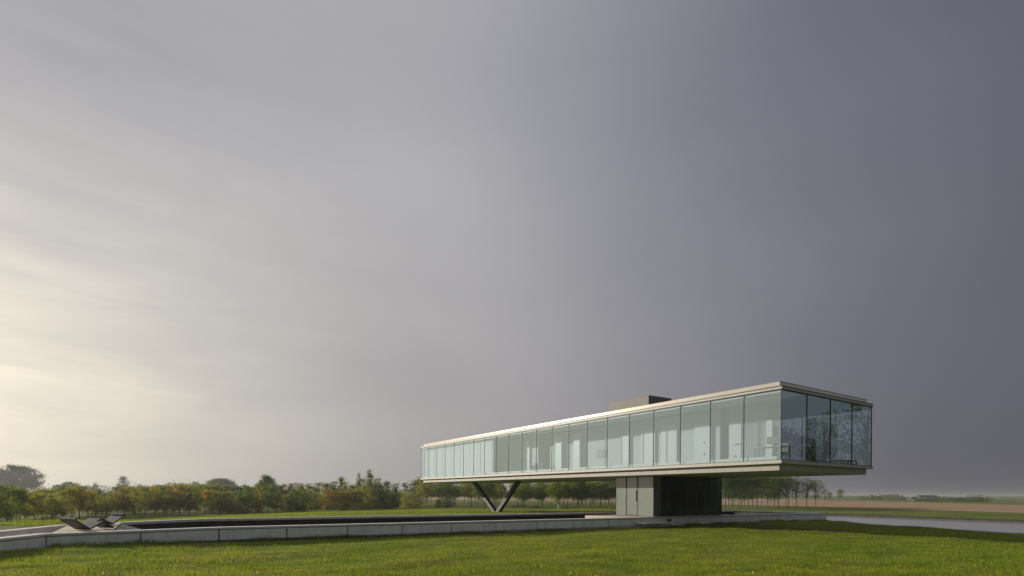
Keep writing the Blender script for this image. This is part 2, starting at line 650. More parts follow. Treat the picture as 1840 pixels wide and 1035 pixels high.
def terrain(P):
    P = np.asarray(P, float)
    qx, qy = P[:, 0] - CX, P[:, 1] - CY
    s, n = qx * cu + qy * su, -qx * su + qy * cu
    z_in = -.65 + .22 * sstep((-21 - s) / 10) + .22 * sstep((n - WALLN(s) - 2) / 6)
    x_, y_ = P[:, 0], P[:, 1]
    z_in = z_in + .016 * np.sin(x_ * 1.9 + 2.0 * np.sin(y_ * .7)) * np.sin(y_ * 2.3 + 1.1 * np.sin(x_ * .8)) + .012 * np.sin(x_ * 3.1 - y_ * 1.7 + np.sin(x_ * .5)) * np.sin(y_ * 3.7 + .6)
    z_in = z_in + .035 * np.sin(P[:, 0] * .42 + 1.3) * np.cos(P[:, 1] * .33) + .02 * np.sin(P[:, 0] * 1.1 - P[:, 1] * .8)
    z_in = z_in + .10 * np.exp(-((s - 11) / 6) ** 2 - ((n - 5.5) / 4) ** 2)
    z_in = z_in + .16 * sstep((-28.2 - s) / 2) * sstep((n - 13.5) / 1.5)
    dp, ip = seg_dist(P, PLATEAU)
    do, io = seg_dist(P, OUTER)
    dp[ip] = 0
    do[~io] = 0
    q = dp / (dp + do + 1e-9)
    right = sstep((s - 10) / 12) * sstep((75 - n) / 25)
    z_out = (GZ - .06) * (1 - right) + (WZ - .6) * right
    # plateau falls in a soft convex curve
    qq = np.where(right > .5, sstep(q), q * .55 + sstep(q) * .45)
    z = z_in * (1 - qq) + z_out * qq
    _, ic = seg_dist(P, CARVE)
    z[ic] = np.minimum(z[ic], -1.25)
    return z


def grid_patch(xs, ys):
    X, Y = np.meshgrid(xs, ys)
    P = np.column_stack([X.ravel(), Y.ravel()])
    Z = terrain(P)
    v = np.column_stack([P, Z])
    nx, ny = len(xs), len(ys)
    idx = np.arange(nx * ny).reshape(ny, nx)
    f = np.stack([idx[:-1, :-1], idx[:-1, 1:], idx[1:, 1:], idx[1:, :-1]], -1).reshape(-1, 4)
    return v, f


def np_mesh(name, v, f):
    me = bpy.data.meshes.new(name)
    v = np.asarray(v, np.float32)
    f = np.asarray(f, np.int32)
    k = f.shape[1]
    me.vertices.add(len(v))
    me.vertices.foreach_set('co', v.ravel())
    me.loops.add(f.size)
    me.loops.foreach_set('vertex_index', f.ravel())
    me.polygons.add(len(f))
    me.polygons.foreach_set('loop_start', np.arange(0, f.size, k, dtype=np.int32))
    me.polygons.foreach_set('loop_total', np.full(len(f), k, np.int32))
    me.update(calc_edges=True)
    return me


BIG = 9000.0
tag(link('ground', mesh('ground', [(-BIG, -BIG, -2.95), (BIG, -BIG, -2.95), (BIG, BIG, -2.95), (-BIG, BIG, -2.95)], [(0, 1, 2, 3)]), M['soil']), kind='structure')

POND = [(24, 34), (24, 60), (28, 92), (37, 117), (57, 95.5), (64, 84), (70.2, 74), (71.5, 67), (60, 52), (48, 43), (42, 37), (38, 30), (35, 18), (26, 16), (22, 24)]
bm = bmesh.new()
ov = [bm.verts.new((x, y, GZ)) for x, y in ((-BIG, -BIG), (BIG, -BIG), (BIG, BIG), (-BIG, BIG))]
iv = [bm.verts.new((x, y, GZ)) for x, y in POND]
edges = [bm.edges.new((ov[i], ov[(i + 1) % 4])) for i in range(4)] + [bm.edges.new((iv[i], iv[(i + 1) % len(iv)])) for i in range(len(iv))]
bmesh.ops.triangle_fill(bm, edges=edges, use_beauty=True)
for fc in bm.faces:
    if fc.normal.z < 0:
        fc.normal_flip()
me = bpy.data.meshes.new('meadow')
bm.to_mesh(me)
bm.free()
tag(link('meadow', me, M['meadow']), kind='structure')
# bank of the pond: a sloped dark strip down into the water
bv, bf = [], []
rng = random.Random(5)
ring = []
for i in range(len(POND)):
    a, b = Vector(POND[i]), Vector(POND[(i + 1) % len(POND)])
    m_ = max(1, int((b - a).length / 1.5))
    ring += [a.lerp(b, j / m_) for j in range(m_)]
cen = Vector((45, 62))
for p in ring:
    d = (cen - p).normalized()
    j = rng.uniform(-.12, .12)
    bv += [(p.x - d.x * .05, p.y - d.y * .05, GZ + .012 + rng.uniform(0, .05)), (p.x + d.x * (.25 + j), p.y + d.y * (.25 + j), GZ - .3), (p.x + d.x * (.5 + j), p.y + d.y * (.5 + j), WZ - .3)]
k = len(ring)
for i in range(k):
    i2 = (i + 1) % k
    for r_ in (0, 1):
        bf.append((i * 3 + r_, i2 * 3 + r_, i2 * 3 + r_ + 1, i * 3 + r_ + 1))
tag(link('pond_bank', mesh('pond_bank', bv, bf), M['soil']), kind='structure')
wv = [(x, y, WZ) for x, y in POND]
tag(link('pond_water', mesh('pond_water', wv, [tuple(range(len(wv)))]), M['pond']), kind='structure')

# stubble fields beyond the meadow
def sheet(name, pts, z, material):
    o = link(name, mesh(name, [(x, y, z) for x, y in pts], [tuple(range(len(pts)))]), material)
    return tag(o, kind='structure')


sheet('stubble_field', [(-150, 300), (8, 262), (32, 243), (82, 166), (88, 147), (102, 107), (128, 62), (300, 60), (300, 150), (197, 205), (213, 345), (60, 345), (-150, 400)], GZ + .02, M['field'])
sheet('pale_field', [(-150, 405), (60, 350), (213, 350), (216, 480), (60, 560), (-150, 600)], GZ + .02, M['field_pale'])

# lawn: fine grid near the house, coarse outside
xs = np.concatenate([np.arange(-100, -40, 3.0), np.arange(-40, 45, .35), np.arange(45, 70.1, 2.5)])
ys = np.concatenate([np.arange(-40, 6, 3.0), np.arange(6, 60, .35), np.arange(60, 135, 1.5)])
v_, f_ = grid_patch(xs, ys)
lawn = link('lawn', np_mesh('lawn', v_, f_), M['lawn'], smooth=True)
tag(lawn, kind='structure')


def zat(x, y):
    return max(float(terrain(np.array([[x, y]]))[0]), GZ)


# ------------------------------------------------------------------ the house
ZB, ZT = 3.165, 6.555                         # glass bottom and top
LEN, WID = 21 * 2.0115, 9.38
REC = .20                                     # fascia and parapet stand back from the slab edges
house = empty('glass_house', L2W(0, 0, 0), PHI)
tag(house, 'long glass house raised on a V-shaped column and a dark entrance block', 'house')
H_ = house

box('floor_slab', (-.05, -.05, 2.995), (WID + .05, LEN + .05, ZB), M['slab'], H_, .008)
box('soffit', (REC + .02, REC + .02, 2.672), (WID - REC - .02, LEN - REC - .02, 2.994), M['soffit'], H_)
box('roof_slab', (-.05, -.05, ZT + .045), (WID + .05, LEN + .05, 6.705), M['slab'], H_, .008)
# dark strip stands in for the shadow gap under the parapet; track below
box('shadow_gap_strip', (-.04, -.04, 6.706), (WID + .04, LEN + .04, 6.762), M['dark_metal'], H_)
t_ = .05
boxes('head_track', [((-.02, -.02, ZT), (WID + .02, t_, ZT + .044)), ((-.02, LEN - t_, ZT), (WID + .02, LEN + .02, ZT + .044)),
                     ((-.02, t_ + .002, ZT), (t_, LEN - t_ - .002, ZT + .044)), ((WID - t_, t_ + .002, ZT), (WID + .02, LEN - t_ - .002, ZT + .044))], M['dark_metal'], H_)
boxes('sill_track', [((0, 0, ZB + .001), (WID, t_, ZB + .03)), ((0, LEN - t_, ZB + .001), (WID, LEN, ZB + .03)),
                     ((0, t_ + .002, ZB + .001), (t_, LEN - t_ - .002, ZB + .03)), ((WID - t_, t_ + .002, ZB + .001), (WID, LEN - t_ - .002, ZB + .03))], M['dark_metal'], H_)
# parapet: four upstands round the roof
pz0, pz1, pw = 6.763, 7.01, .22
box('parapet', (REC, REC, pz0), (REC + pw, LEN - REC, pz1), M['parapet'], H_, .006)
box('parapet', (WID - REC - pw, REC, pz0), (WID - REC, LEN - REC, pz1), M['parapet'], H_, .006)
box('parapet', (REC + pw + .003, REC + .002, pz0), (WID - REC - pw - .003, REC + pw, pz1 - .002), M['parapet'], H_, .006)
box('parapet', (REC + pw + .003, LEN - REC - pw, pz0), (WID - REC - pw - .003, LEN - REC - .002, pz1 - .002), M['parapet'], H_, .006)
box('parapet_cap', (REC - .015, REC - .02, pz1 + .001), (WID - REC + .015, REC + .02, pz1 + .016), M['dark_metal'], H_)
box('roof_surface', (REC + pw + .003, REC + pw + .003, 6.7625), (WID - REC - pw - .003, LEN - REC - pw - .003, 6.80), M['roofing'], H_)
# fascia panels under the floor slab
fz0, fz1 = 2.67, 2.9935
nl = 42
pl = (LEN - 2 * REC) / nl
fm = None
for side, x0 in ((0, REC), (1, WID - REC - .018)):
    for i in range(nl):
        if fm is None:
            bm = bmesh.new()
            box_bm(bm, (0, .004, 0), (.018, pl - .004, fz1 - fz0), .002)
            fm = bpy.data.meshes.new('fascia_panel')
            bm.to_mesh(fm)
            bm.free()
        o = link('fascia_panel', fm, M['fascia'], H_)
        o.location = (x0, REC + i * pl, fz0)
fm2 = None
ns = 9
ps = (WID - 2 * REC - .04) / ns
for y0 in (REC, LEN - REC - .018):
    for i in range(ns):
        if fm2 is None:
            bm = bmesh.new()
            box_bm(bm, (.004, 0, 0), (ps - .004, .018, fz1 - fz0), .002)
            fm2 = bpy.data.meshes.new('fascia_panel')
            bm.to_mesh(fm2)
            bm.free()
        o = link('fascia_panel', fm2, M['fascia'], H_)
        o.location = (REC + .02 + i * ps, y0, fz0)
# glass panes and mullions
PW = LEN / 21
gz0, gz1 = ZB + .031, ZT - .001


def shared_box(name, a, b):
    bm = bmesh.new()
    box_bm(bm, a, b)
    me = bpy.data.meshes.new(name)
    bm.to_mesh(me)
    bm.free()
    return me


pane_l = mesh('glass_pane', [(0, .012, gz0), (0, PW - .012, gz0), (0, PW - .012, gz1), (0, .012, gz1)], [(0, 3, 2, 1)])
mull_l = shared_box('mullion', (-.016, -.017, gz0), (.03, .017, gz1))
for x in (.022, WID - .022):
    for i in range(21):
        o = link('glass_pane', pane_l, M['glass'], H_)
        o.location = (x, i * PW, 0)
    for i in range(1, 21):
        o = link('mullion', mull_l, M['dark_metal'], H_)
        o.location = (x - .009, i * PW, 0)
pane_s = mesh('glass_pane', [(.012, 0, gz0), (WID / 4 - .012, 0, gz0), (WID / 4 - .012, 0, gz1), (.012, 0, gz1)], [(0, 1, 2, 3)])
mull_s = shared_box('mullion', (-.019, -.016, gz0), (.019, .03, gz1))
for y in (.022, LEN - .022):
    for i in range(4):
        o = link('glass_pane', pane_s, M['glass'], H_)
        o.location = (i * WID / 4, y, 0)
    for i in range(1, 4):
        o = link('mullion', mull_s, M['dark_metal'], H_)
        o.location = (i * WID / 4, y - .009, 0)
for x in (.016, WID - .016):
    for y in (.016, LEN - .016):
        box('corner_mullion', (x - .018, y - .018, gz0), (x + .018, y + .018, gz1), M['dark_metal'], H_)
# rooftop plant housing
box('roof_housing', (3.6, 11.7, 6.801), (5.98, 15.6, 8.42), M['roof_unit'], H_, .01)
# rooms: floor, ceiling, walls, doors, cupboards
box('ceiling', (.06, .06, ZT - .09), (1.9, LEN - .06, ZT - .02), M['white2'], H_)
box('ceiling', (1.902, .06, ZT - .13), (WID - .06, LEN - .06, ZT - .02), M['dimwall'], H_)  # inner ceiling darker: dimness away from the glass is put into its colour
box('room_floor', (.06, .06, ZB + .004), (WID - .06, LEN - .06, ZB + .03), M['floor'], H_)
box('convector_upstand', (.13, .3, ZB + .031), (.30, LEN - .3, ZB + .20), M['white2'], H_)
zc = ZT - .131
zf = ZB + .031
SW = 2.25                                      # face of the room walls


def wall_piece(n0, n1, s=SW, top=None, m='white', name='partition_wall', th=.12, z0=None):
    return box(name, (s, n0, z0 if z0 is not None else zf), (s + th, n1, top if top else zc), M[m], H_)


wall_piece(2.1, 4.42, m='midgrey')
wall_piece(5.0, 21.2)
wall_piece(4.42, 5.0, s=3.6, m='dimwall')
wall_piece(21.2, 22.9, s=6.5, m='dimwall')
wall_piece(22.9, 29.2)
wall_piece(29.2, 41.2, s=2.6)
for n in (6.9, 9.4, 13.4, 18.6, 23.3, 27.2, 32.0):
    box('cross_wall', (SW + .13, n, zf), (WID - .4, n + .12, zc), M['white'], H_)


def cupboard(n0, n1, top, m='white2', depth=.14):
    return box('cupboard', (SW - depth, n0, zf), (SW - .004, n1, top), M[m], H_, .004)


cupboard(1.72, 2.08, 5.45)
cupboard(5.5, 6.7, 5.72)
cupboard(8.02, 9.27, 5.9)
cupboard(9.8, 11.0, 5.75)
cupboard(12.05, 12.9, 5.6)
cupboard(17.05, 17.85, 6.1, depth=.3)
cupboard(19.35, 20.15, 6.1, depth=.3)
cupboard(24.0, 24.34, 6.2)
cupboard(27.8, 28.1, 6.2)
dr = box('door', (SW - .03, 3.62, zf), (SW - .004, 4.38, 5.62), M['white2'], H_, .003)
box('door_handle', (SW - .09, 3.72, 4.30), (SW - .032, 3.98, 4.35), M['dark_metal'], dr)
wp = [(5.95, 4.55, .16, .06), (5.95, 3.8, .07, .16)]
for n, z, w, h in wp:
    box('wall_switch', (SW - .155, n - w / 2, z), (SW - .1435, n + w / 2, z + h), M['dark_metal'], H_)
box('wall_switch', (SW - .045, 3.9, 3.62), (SW - .0335, 4.06, 3.69), M['dark_metal'], dr)
box('wall_screen', (SW - .06, 14.5, 4.15), (SW - .004, 15.5, 4.75), M['furniture_grey'], H_, .004)
# tall white cupboards in the corner room behind the short front
box('cupboard', (4.55, 3.6, zf), (5.9, 4.2, 5.55), M['white2'], H_, .004)
box('cupboard', (6.55, 1.7, zf), (9.0, 2.2, 5.75), M['white2'], H_, .004)
box('partition_wall', (6.5, 1.72, zf), (6.54, 2.3, 5.95), M['furniture'], H_)
box('partition_wall', (SW + .13, 6.0, zf), (9.2, 6.12, zc), M['dimwall'], H_)
# sheer curtains closed behind the far panes
def curtain(name, n0, n1, s, z0, z1, m, parent, amp=.010, along='n'):
    k = max(8, int((n1 - n0) * 14))
    vs_, fs_ = [], []
    for i in range(k + 1):
        n = n0 + (n1 - n0) * i / k
        off = s + amp * math.sin(i * 1.9) + amp * .5 * math.sin(i * .7 + 1)
        for z in (z0, z1):
            vs_.append((off, n, z) if along == 'n' else (n, off, z))
    for i in range(k):
        fs_.append((2 * i, 2 * i + 2, 2 * i + 3, 2 * i + 1))
    return link(name, mesh(name, vs_, fs_), m, parent, smooth=True)


for n0, n1 in ((27.3, 30.1), (30.105, 32.1), (32.105, 34.15), (34.155, 36.2), (36.205, 38.2), (38.205, 40.2), (40.205, 42.0)):
    curtain('curtain', n0, n1, .42, zf + .17, zc, M['curtain'], H_)

# V-shaped column
s0, nb = 4.0, 32.35


def leg(nt_, nb_, w=.21):
    prof = [(nb_ - .31, -.62), (nb_ + .31, -.62), (nt_ + .31, 2.6715), (nt_ - .31, 2.6715)]
    v_ = [(s0 - w, n, z) for n, z in prof] + [(s0 + w, n, z) for n, z in prof]
    bm = bmesh.new()
    bvs = [bm.verts.new(q) for q in v_]
    bm.faces.new(bvs[:4])
    bm.faces.new(bvs[4:][::-1])
    for i in range(4):
        bm.faces.new((bvs[i], bvs[4 + i], bvs[4 + (i + 1) % 4], bvs[(i + 1) % 4]))
    bmesh.ops.recalc_face_normals(bm, faces=bm.faces)
    bmesh.ops.bevel(bm, geom=list(bm.edges), offset=.02, segments=2, affect='EDGES')
    me = bpy.data.meshes.new('column_leg')
    bm.to_mesh(me)
    bm.free()
    return link('column_leg', me, M['column'], H_)


leg(36.95, nb + .03)
leg(28.45, nb - .03, .205)

# entrance block on the pool deck
ES0, ES1, EN0, EN1 = 1.9, 9.12, 9.72, 13.1
ez0, ez1 = .005, 2.6705
# lit side: frosted panels and a door
for n0, n1 in ((EN0 + .03, 11.02), (12.18, EN1)):
    box('frosted_panel', (ES0, n0, ez0 + .02), (ES0 + .04, n1, ez1 - .02), M['frosted'], H_, .004)
boxes('door_frame', [((ES0 - .002, 11.025, ez0), (ES0 + .07, 11.10, ez1)), ((ES0 - .002, 12.10, ez0), (ES0 + .07, 12.175, ez1)),
                     ((ES0 + .002, 11.102, ez0), (ES0 + .06, 12.098, .075))], M['dark_metal'], H_)
ed = box('door', (ES0 + .006, 11.13, .08), (ES0 + .046, 12.07, ez1 - .02), M['frosted'], H_, .004)
box('door_handle', (ES0 - .06, 11.19, 1.0), (ES0 + .004, 11.23, 1.75), M['furniture_grey'], ed)
box('entrance_corner', (ES0 + .002, EN0, ez0), (ES0 + .03, EN0 + .028, ez1), M['furniture_grey'], H_)
# dark glass front of the entrance block
cuts = [ES0 + .03, 2.62, 5.25, 7.25, 8.6, ES1]
box('side_panel', (cuts[0] + .002, EN0 + .004, ez0), (cuts[1] - .01, EN0 + .05, ez1), flat('green_grey_panel', (.085, .095, .085), rough=.3), H_, .003)
for a, b in zip(cuts[1:-1], cuts[2:]):
    link('glass_pane', mesh('glass_pane', [(a + .02, EN0 + .03, ez0 + .03), (b - .02, EN0 + .03, ez0 + .03), (b - .02, EN0 + .03, ez1 - .03), (a + .02, EN0 + .03, ez1 - .03)], [(0, 1, 2, 3)]), M['glass_dark'], H_)
for x in cuts[1:]:
    box('mullion', (x - .03, EN0 + .008, ez0), (x + .03, EN0 + .06, ez1), M['furniture'], H_)
box('head_track', (cuts[1] + .02, EN0 + .014, ez1 - .029), (ES1 - .02, EN0 + .058, ez1), M['dark_metal'], H_)
box('sill_track', (cuts[1] + .02, EN0 + .014, ez0), (ES1 - .02, EN0 + .058, ez0 + .029), M['dark_metal'], H_)
for a, b in ((2.7, 4.2), (4.6, 6.9), (7.5, 9.0)):
    curtain('curtain', a, b, EN0 + .45, .05, ez1 - .05, M['dark_curtain'], H_, amp=.05, along='s')
box('entrance_core', (ES0 + .5, EN0 + .9, ez0), (ES1 - .06, EN1 - .2, ez1), M['furniture'], H_)
box('back_panel', (ES0 + .05, EN1 - .16, ez0), (ES1, EN1 - .02, ez1), M['dimwall'], H_)
box('end_panel', (ES1 - .05, EN0 + .07, ez0), (ES1 - .002, EN1 - .17, ez1), M['dark_metal'], H_)

# ------------------------------------------------------------------ reflecting pool
pool = empty('reflecting_pool', L2W(0, 0, 0), PHI)
tag(pool, 'long raised reflecting pool with grey concrete walls under the house', 'pool')
FR = [(-33.5, -1.2), (-28.32, 9.55), (-23.0, 10.75), (21.5, WALLN(21.5))]         # front face line
WBACK = lambda s: WALLN(s) + 8.35
BK = [(-31.9, 6.0), (-28.45, 15.4), (-26.5, 16.95), (-23.0, WBACK(-23)), (21.5, WBACK(21.5))]
CT = .085                                      # coping thickness
CW = .42


def along(pts, step, first=None):
    """split a polyline into pieces of about the given length"""
    out = []
    for i in range(len(pts) - 1):
        a, b = Vector(pts[i]), Vector(pts[i + 1])
        m_ = max(1, round((b - a).length / step))
        for j in range(m_):
            out.append((a.lerp(b, j / m_), a.lerp(b, (j + 1) / m_), i))
    return out


FI = offset_poly(FR, .20)
FC = offset_poly(FR, CW)
FO = offset_poly(FR, -.03)


def strip_pieces(name, outer, inner, step, z0, z1, material, gap, bevel):
    """row of blocks between two parallel lines, each an object"""
    for i in range(len(outer) - 1):
        a0, a1 = Vector(outer[i]), Vector(outer[i + 1])
        b0, b1 = Vector(inner[i]), Vector(inner[i + 1])
        m_ = max(1, round((a1 - a0).length / step))
        g = gap / (a1 - a0).length
        for j in range(m_):
            t0, t1 = j / m_ + g, (j + 1) / m_ - g
            prism(name, [a0.lerp(a1, t0), a0.lerp(a1, t1), b0.lerp(b1, t1), b0.lerp(b1, t0)], z0, z1, material, pool, bevel)


strip_pieces('wall_panel', FR, FI, 2.65, -.95, -CT - .025, M['concrete'], .028, .006)
strip_pieces('coping_stone', FO, FC, 5.3, -CT, 0.0, M['coping'], .004, .008)
# core behind the panels so that the joints read dark
FK = offset_poly(FR, .19)
FK2 = offset_poly(FR, .34)
for i in range(len(FK) - 1):
    prism('basin_wall', [FK[i], FK[i + 1], FK2[i + 1], FK2[i]], -1.0, -CT - .002, M['basin'], pool)
# back wall: inner face dark, pale coping
BI = offset_poly(BK, -.02)
BC = offset_poly(BK, .42)
strip_pieces('coping_stone', BI, BC, 5.3, -CT - .05, 0.0, M['coping'], .004, .008)
BJ = offset_poly(BK, .01)
BJ2 = offset_poly(BK, .3)
for i in range(len(BJ) - 1):
    prism('basin_wall', [BJ[i], BJ[i + 1], BJ2[i + 1], BJ2[i]], -1.0, -CT - .052, M['basin'] if i >= 2 else M['concrete'], pool)
# right-hand end
prism('end_wall', [(21.2, WALLN(21.2) + .45), (21.5, WALLN(21.5) + .45), (21.5, WBACK(21.5) + .3), (21.2, WBACK(21.2) + .3)], -.95, -CT - .025, M['concrete'], pool, .006)
prism('coping_stone', [(21.1, WALLN(21.1) + CW + .01), (21.53, WALLN(21.5) + CW + .01), (21.53, WBACK(21.5) - .03), (21.1, WBACK(21.1) - .03)], -CT, .0, M['coping'], pool, .008)
prism('wall_panel', [(21.3, WALLN(21.3) + .21), (21.5, WALLN(21.5) + .21), (21.5, WALLN(21.5) + .44), (21.3, WALLN(21.3) + .44)], -.95, -CT - .026, M['concrete'], pool)
# floor of the basin, entrance deck, step
prism('basin_floor', [(-26.1, 10.6), (21.3, 8.9), (21.3, 16.9), (-23, 19.0), (-26.1, 16.9)], -1.0, -.85, M['basin'], pool)
deck_pts = [(-.55, WALLN(-.55) + CW + .004), (10.2, WALLN(10.2) + CW + .004), (10.2, 13.6), (-.55, 13.6)]
prism('entrance_deck', deck_pts, -.9, -.004, M['paving'], pool, .006)
step = prism('entrance_step', [(.05, WALLN(.05) - .95), (2.95, WALLN(2.95) - .95), (2.95, WALLN(2.95) - .01), (.05, WALLN(.05) - .01)], -.40, -.30, M['coping'], pool, .01)
# bevelled end ledge of the basin beside the terrace
bm = bmesh.new()
q = [(-26.55, 10.3, -.03), (-26.5, 16.0, -.03), (-25.75, 16.2, -.30), (-25.8, 10.45, -.30), (-26.55, 10.3, -.95), (-26.5, 16.0, -.95), (-25.75, 16.2, -.95), (-25.8, 10.45, -.95)]
bvs = [bm.verts.new(c) for c in q]
for f in ((0, 1, 2, 3), (4, 7, 6, 5), (0, 4, 5, 1), (1, 5, 6, 2), (2, 6, 7, 3), (3, 7, 4, 0)):
    bm.faces.new([bvs[i] for i in f])
bmesh.ops.recalc_face_normals(bm, faces=bm.faces)
me = bpy.data.meshes.new('basin_ledge')
bm.to_mesh(me)
bm.free()
link('basin_ledge', me, concrete('ledge_concrete', (.20, .20, .165)), pool)

pw_ = [L2W(s, n, -.52) for s, n in [(-25.9, 10.5), (21.3, 8.8), (21.3, 17.0), (-23, 19.1), (-26.0, 17.0)]]
tag(link('pool_water', mesh('pool_water', pw_, [tuple(range(5))]), M['pool']), kind='structure')
# terrace paving at the left end, laid in slabs
terr = empty('terrace', L2W(0, 0, 0), PHI)
tag(terr, kind='structure')
TA = [Vector((-28.25, 9.98)), Vector((-26.56, 10.36))]
TB = [Vector((-28.35, 15.3)), Vector((-26.52, 16.85))]
rows, cols_ = 6, 2
for i in range(rows):
    for j in range(cols_):
        def tp(a, b):
            p0, p1 = TA[0].lerp(TA[1], b), TB[0].lerp(TB[1], b)
            return p0.lerp(p1, a)
        g = .004
        prism('paving_slab', [tp(i / rows + g, j / cols_ + g), tp(i / rows + g, (j + 1) / cols_ - g), tp((i + 1) / rows - g, (j + 1) / cols_ - g), tp((i + 1) / rows - g, j / cols_ + g)], -.9, -.012, M['paving'], terr, .003)
# sunken approach left of the terrace
ap = [L2W(s, n, -.62) for s, n in [(-33.2, -.8), (-28.3, 9.9), (-28.4, 15.4), (-31.9, 6.2)]]
tag(link('sunken_path', mesh('sunken_path', ap, [(0, 1, 2, 3)]), M['coping']), kind='structure')


# ------------------------------------------------------------------ loungers on the terrace
def lounger(loc, rz, sc, label):
    """folded sheet: backrest, seat touching the floor, raised knee, foot"""
    root = empty('sun_lounger', loc, rz)
    tag(root, label, 'sun lounger', 'sun loungers on the terrace')
    W = .40 * sc
    th = .06 * sc
    prof = [(-.60, .42), (-.03, .035), (.0, .02), (.03, .035), (.50, .275), (.53, .28), (.56, .27), (.98, .03)]
    prof = [(a * sc, b * sc) for a, b in prof]

    def sheet_part(name, pts, material):
        up = []
        for i, p in enumerate(pts):
            a = Vector(pts[max(i - 1, 0)])
            b = Vector(pts[min(i + 1, len(pts) - 1)])
            t = (b - a).normalized()
            up.append(Vector(p) + Vector((-t.y, t.x)) * th)
        vs_, fs_ = [], []
        for w in (-W, W):
            for p in pts:
                vs_.append((p[0], w, p[1]))
            for p in up:
                vs_.append((p.x, w, p.y))
        k = len(pts)
        for i in range(k - 1):
            fs_.append((i, i + 1, 2 * k + i + 1, 2 * k + i))
            fs_.append((k + i, 3 * k + i, 3 * k + i + 1, k + i + 1))
            fs_.append((i, k + i, k + i + 1, i + 1))
            fs_.append((2 * k + i, 2 * k + i + 1, 3 * k + i + 1, 3 * k + i))
        fs_.append((0, 2 * k, 3 * k, k))
        fs_.append((k - 1, 2 * k - 1, 4 * k - 1, 3 * k - 1))
        me_ = mesh(name, vs_, fs_)
        bm_ = bmesh.new()
        bm_.from_mesh(me_)
        bmesh.ops.recalc_face_normals(bm_, faces=bm_.faces)
        bm_.to_mesh(me_)
        bm_.free()
        return link(name, me_, material, root)
    sheet_part('backrest', prof[:3], M['lounger'])
    sheet_part('seat', prof[2:6], M['lounger'])
    sheet_part('foot_rest', prof[5:], M['lounger'])
    vs_, fs_ = [], []
    hx, hz = prof[0][0] + .04, prof[0][1] + .055 * sc
    tube_bm(vs_, fs_, [(hx, -W - .005, hz), (hx, W + .005, hz)], [.06 * sc] * 2, 14)
    fs_.append(tuple(range(13, -1, -1)))
    link('head_roll', mesh('head_roll', vs_, fs_), M['roll'], root)
    return root


x, y = ground_at(149, 952.0, 0)
lounger((x, y, -.012), R(74), .92, 'dark folded-sheet sun lounger nearest the wall with its headrest to the left')
x, y = ground_at(192, 942.4, 0)
lounger((x, y, -.012), R(252), .92, 'dark folded-sheet sun lounger farther back with its headrest to the right')

# small dark box by the entrance step
o = box('foot_scraper', (-.12, -.08, 0), (.12, .08, .16), M['dark_metal'], None, .02)
o.location = L2W(2.75, WALLN(2.75) - .35, -.299)
o.rotation_euler = (0, 0, PHI)
tag(o, 'small dark box standing on the entrance step', 'box')

# ------------------------------------------------------------------ furniture seen through the glass
def furn(name, s, n, rz, label, cat, parts, group=None):
    root = empty(name, L2W(s, n, zf), PHI + rz)
    tag(root, label, cat, group)
    for nm, lst, m_ in parts:
        for item in lst:
            box(nm, item[0], item[1], M[m_], root, .004)
    return root


legs = lambda w, d, h, t=.05: [((x0, y0, 0), (x0 + t, y0 + t, h)) for x0 in (-w, w - t) for y0 in (-d, d - t)]
furn('writing_desk', 1.15, 1.15, 0, 'pale writing desk behind the corner pane of the long front', 'desk',
     [('desk_top', [((-.4, -.75, .70), (.4, .75, .74))], 'furniture_grey'), ('leg', legs(.38, .72, .70), 'furniture')])
r_ = furn('monitor', 1.2, 1.15, 0, 'thin dark monitor standing on the writing desk', 'monitor',
          [('screen', [((-.02, -.32, .14), (.02, .32, .52))], 'furniture'), ('stand', [((-.1, -.12, 0), (.1, .12, .015)), ((-.015, -.03, .015), (.015, .03, .14))], 'furniture_grey')])
r_.location.z += .741
furn('desk_chair', 1.9, .95, 0, 'grey desk chair pulled up to the writing desk', 'chair',
     [('seat', [((-.24, -.24, .42), (.24, .24, .48))], 'furniture_grey'), ('backrest', [((.2, -.22, .5), (.25, .22, .98))], 'furniture_grey'), ('leg', legs(.22, .22, .42, .03), 'furniture')])
for i, (s, n, lb) in enumerate(((7.5, .75, 'leftmost'), (8.1, .75, 'middle'), (8.7, .75, 'rightmost'))):
    furn('low_stool', s, n, 0, lb + ' of the three low dark stools at the end pane', 'stool',
         [('seat', [((-.22, -.2, .22), (.22, .2, .30))], 'furniture'), ('leg', legs(.2, .18, .22, .04), 'furniture')], 'low stools by the end window')
furn('armchair', 1.2, 21.6, .4, 'grey armchair behind the glass in the middle of the long front', 'armchair',
     [('seat', [((-.4, -.4, .18), (.4, .4, .45))], 'furniture_grey'), ('backrest', [((.28, -.4, .455), (.42, .4, .85))], 'furniture_grey'),
      ('armrest', [((-.4, -.46, .18), (.27, -.405, .62)), ((-.4, .405, .18), (.27, .46, .62))], 'furniture_grey'), ('leg', legs(.36, .36, .18), 'furniture')])

# ------------------------------------------------------------------ trees
def leaf_mesh(name, C, size, rs, aspect=.55):
    """one small folded leaf face at every centre"""
    n = len(C)
    a = rs.normal(size=(n, 3))
    a /= np.linalg.norm(a, axis=1)[:, None]
    b = np.cross(a, rs.normal(size=(n, 3)))
    b /= np.linalg.norm(b, axis=1)[:, None]
    sz = size * rs.uniform(.6, 1.4, n)[:, None]
    a, b = a * sz, b * sz * aspect
    v = np.stack([C - a, C + b, C + a, C - b], 1).reshape(-1, 3)
    f = np.arange(4 * n).reshape(n, 4)
    return np_mesh(name, v, f)


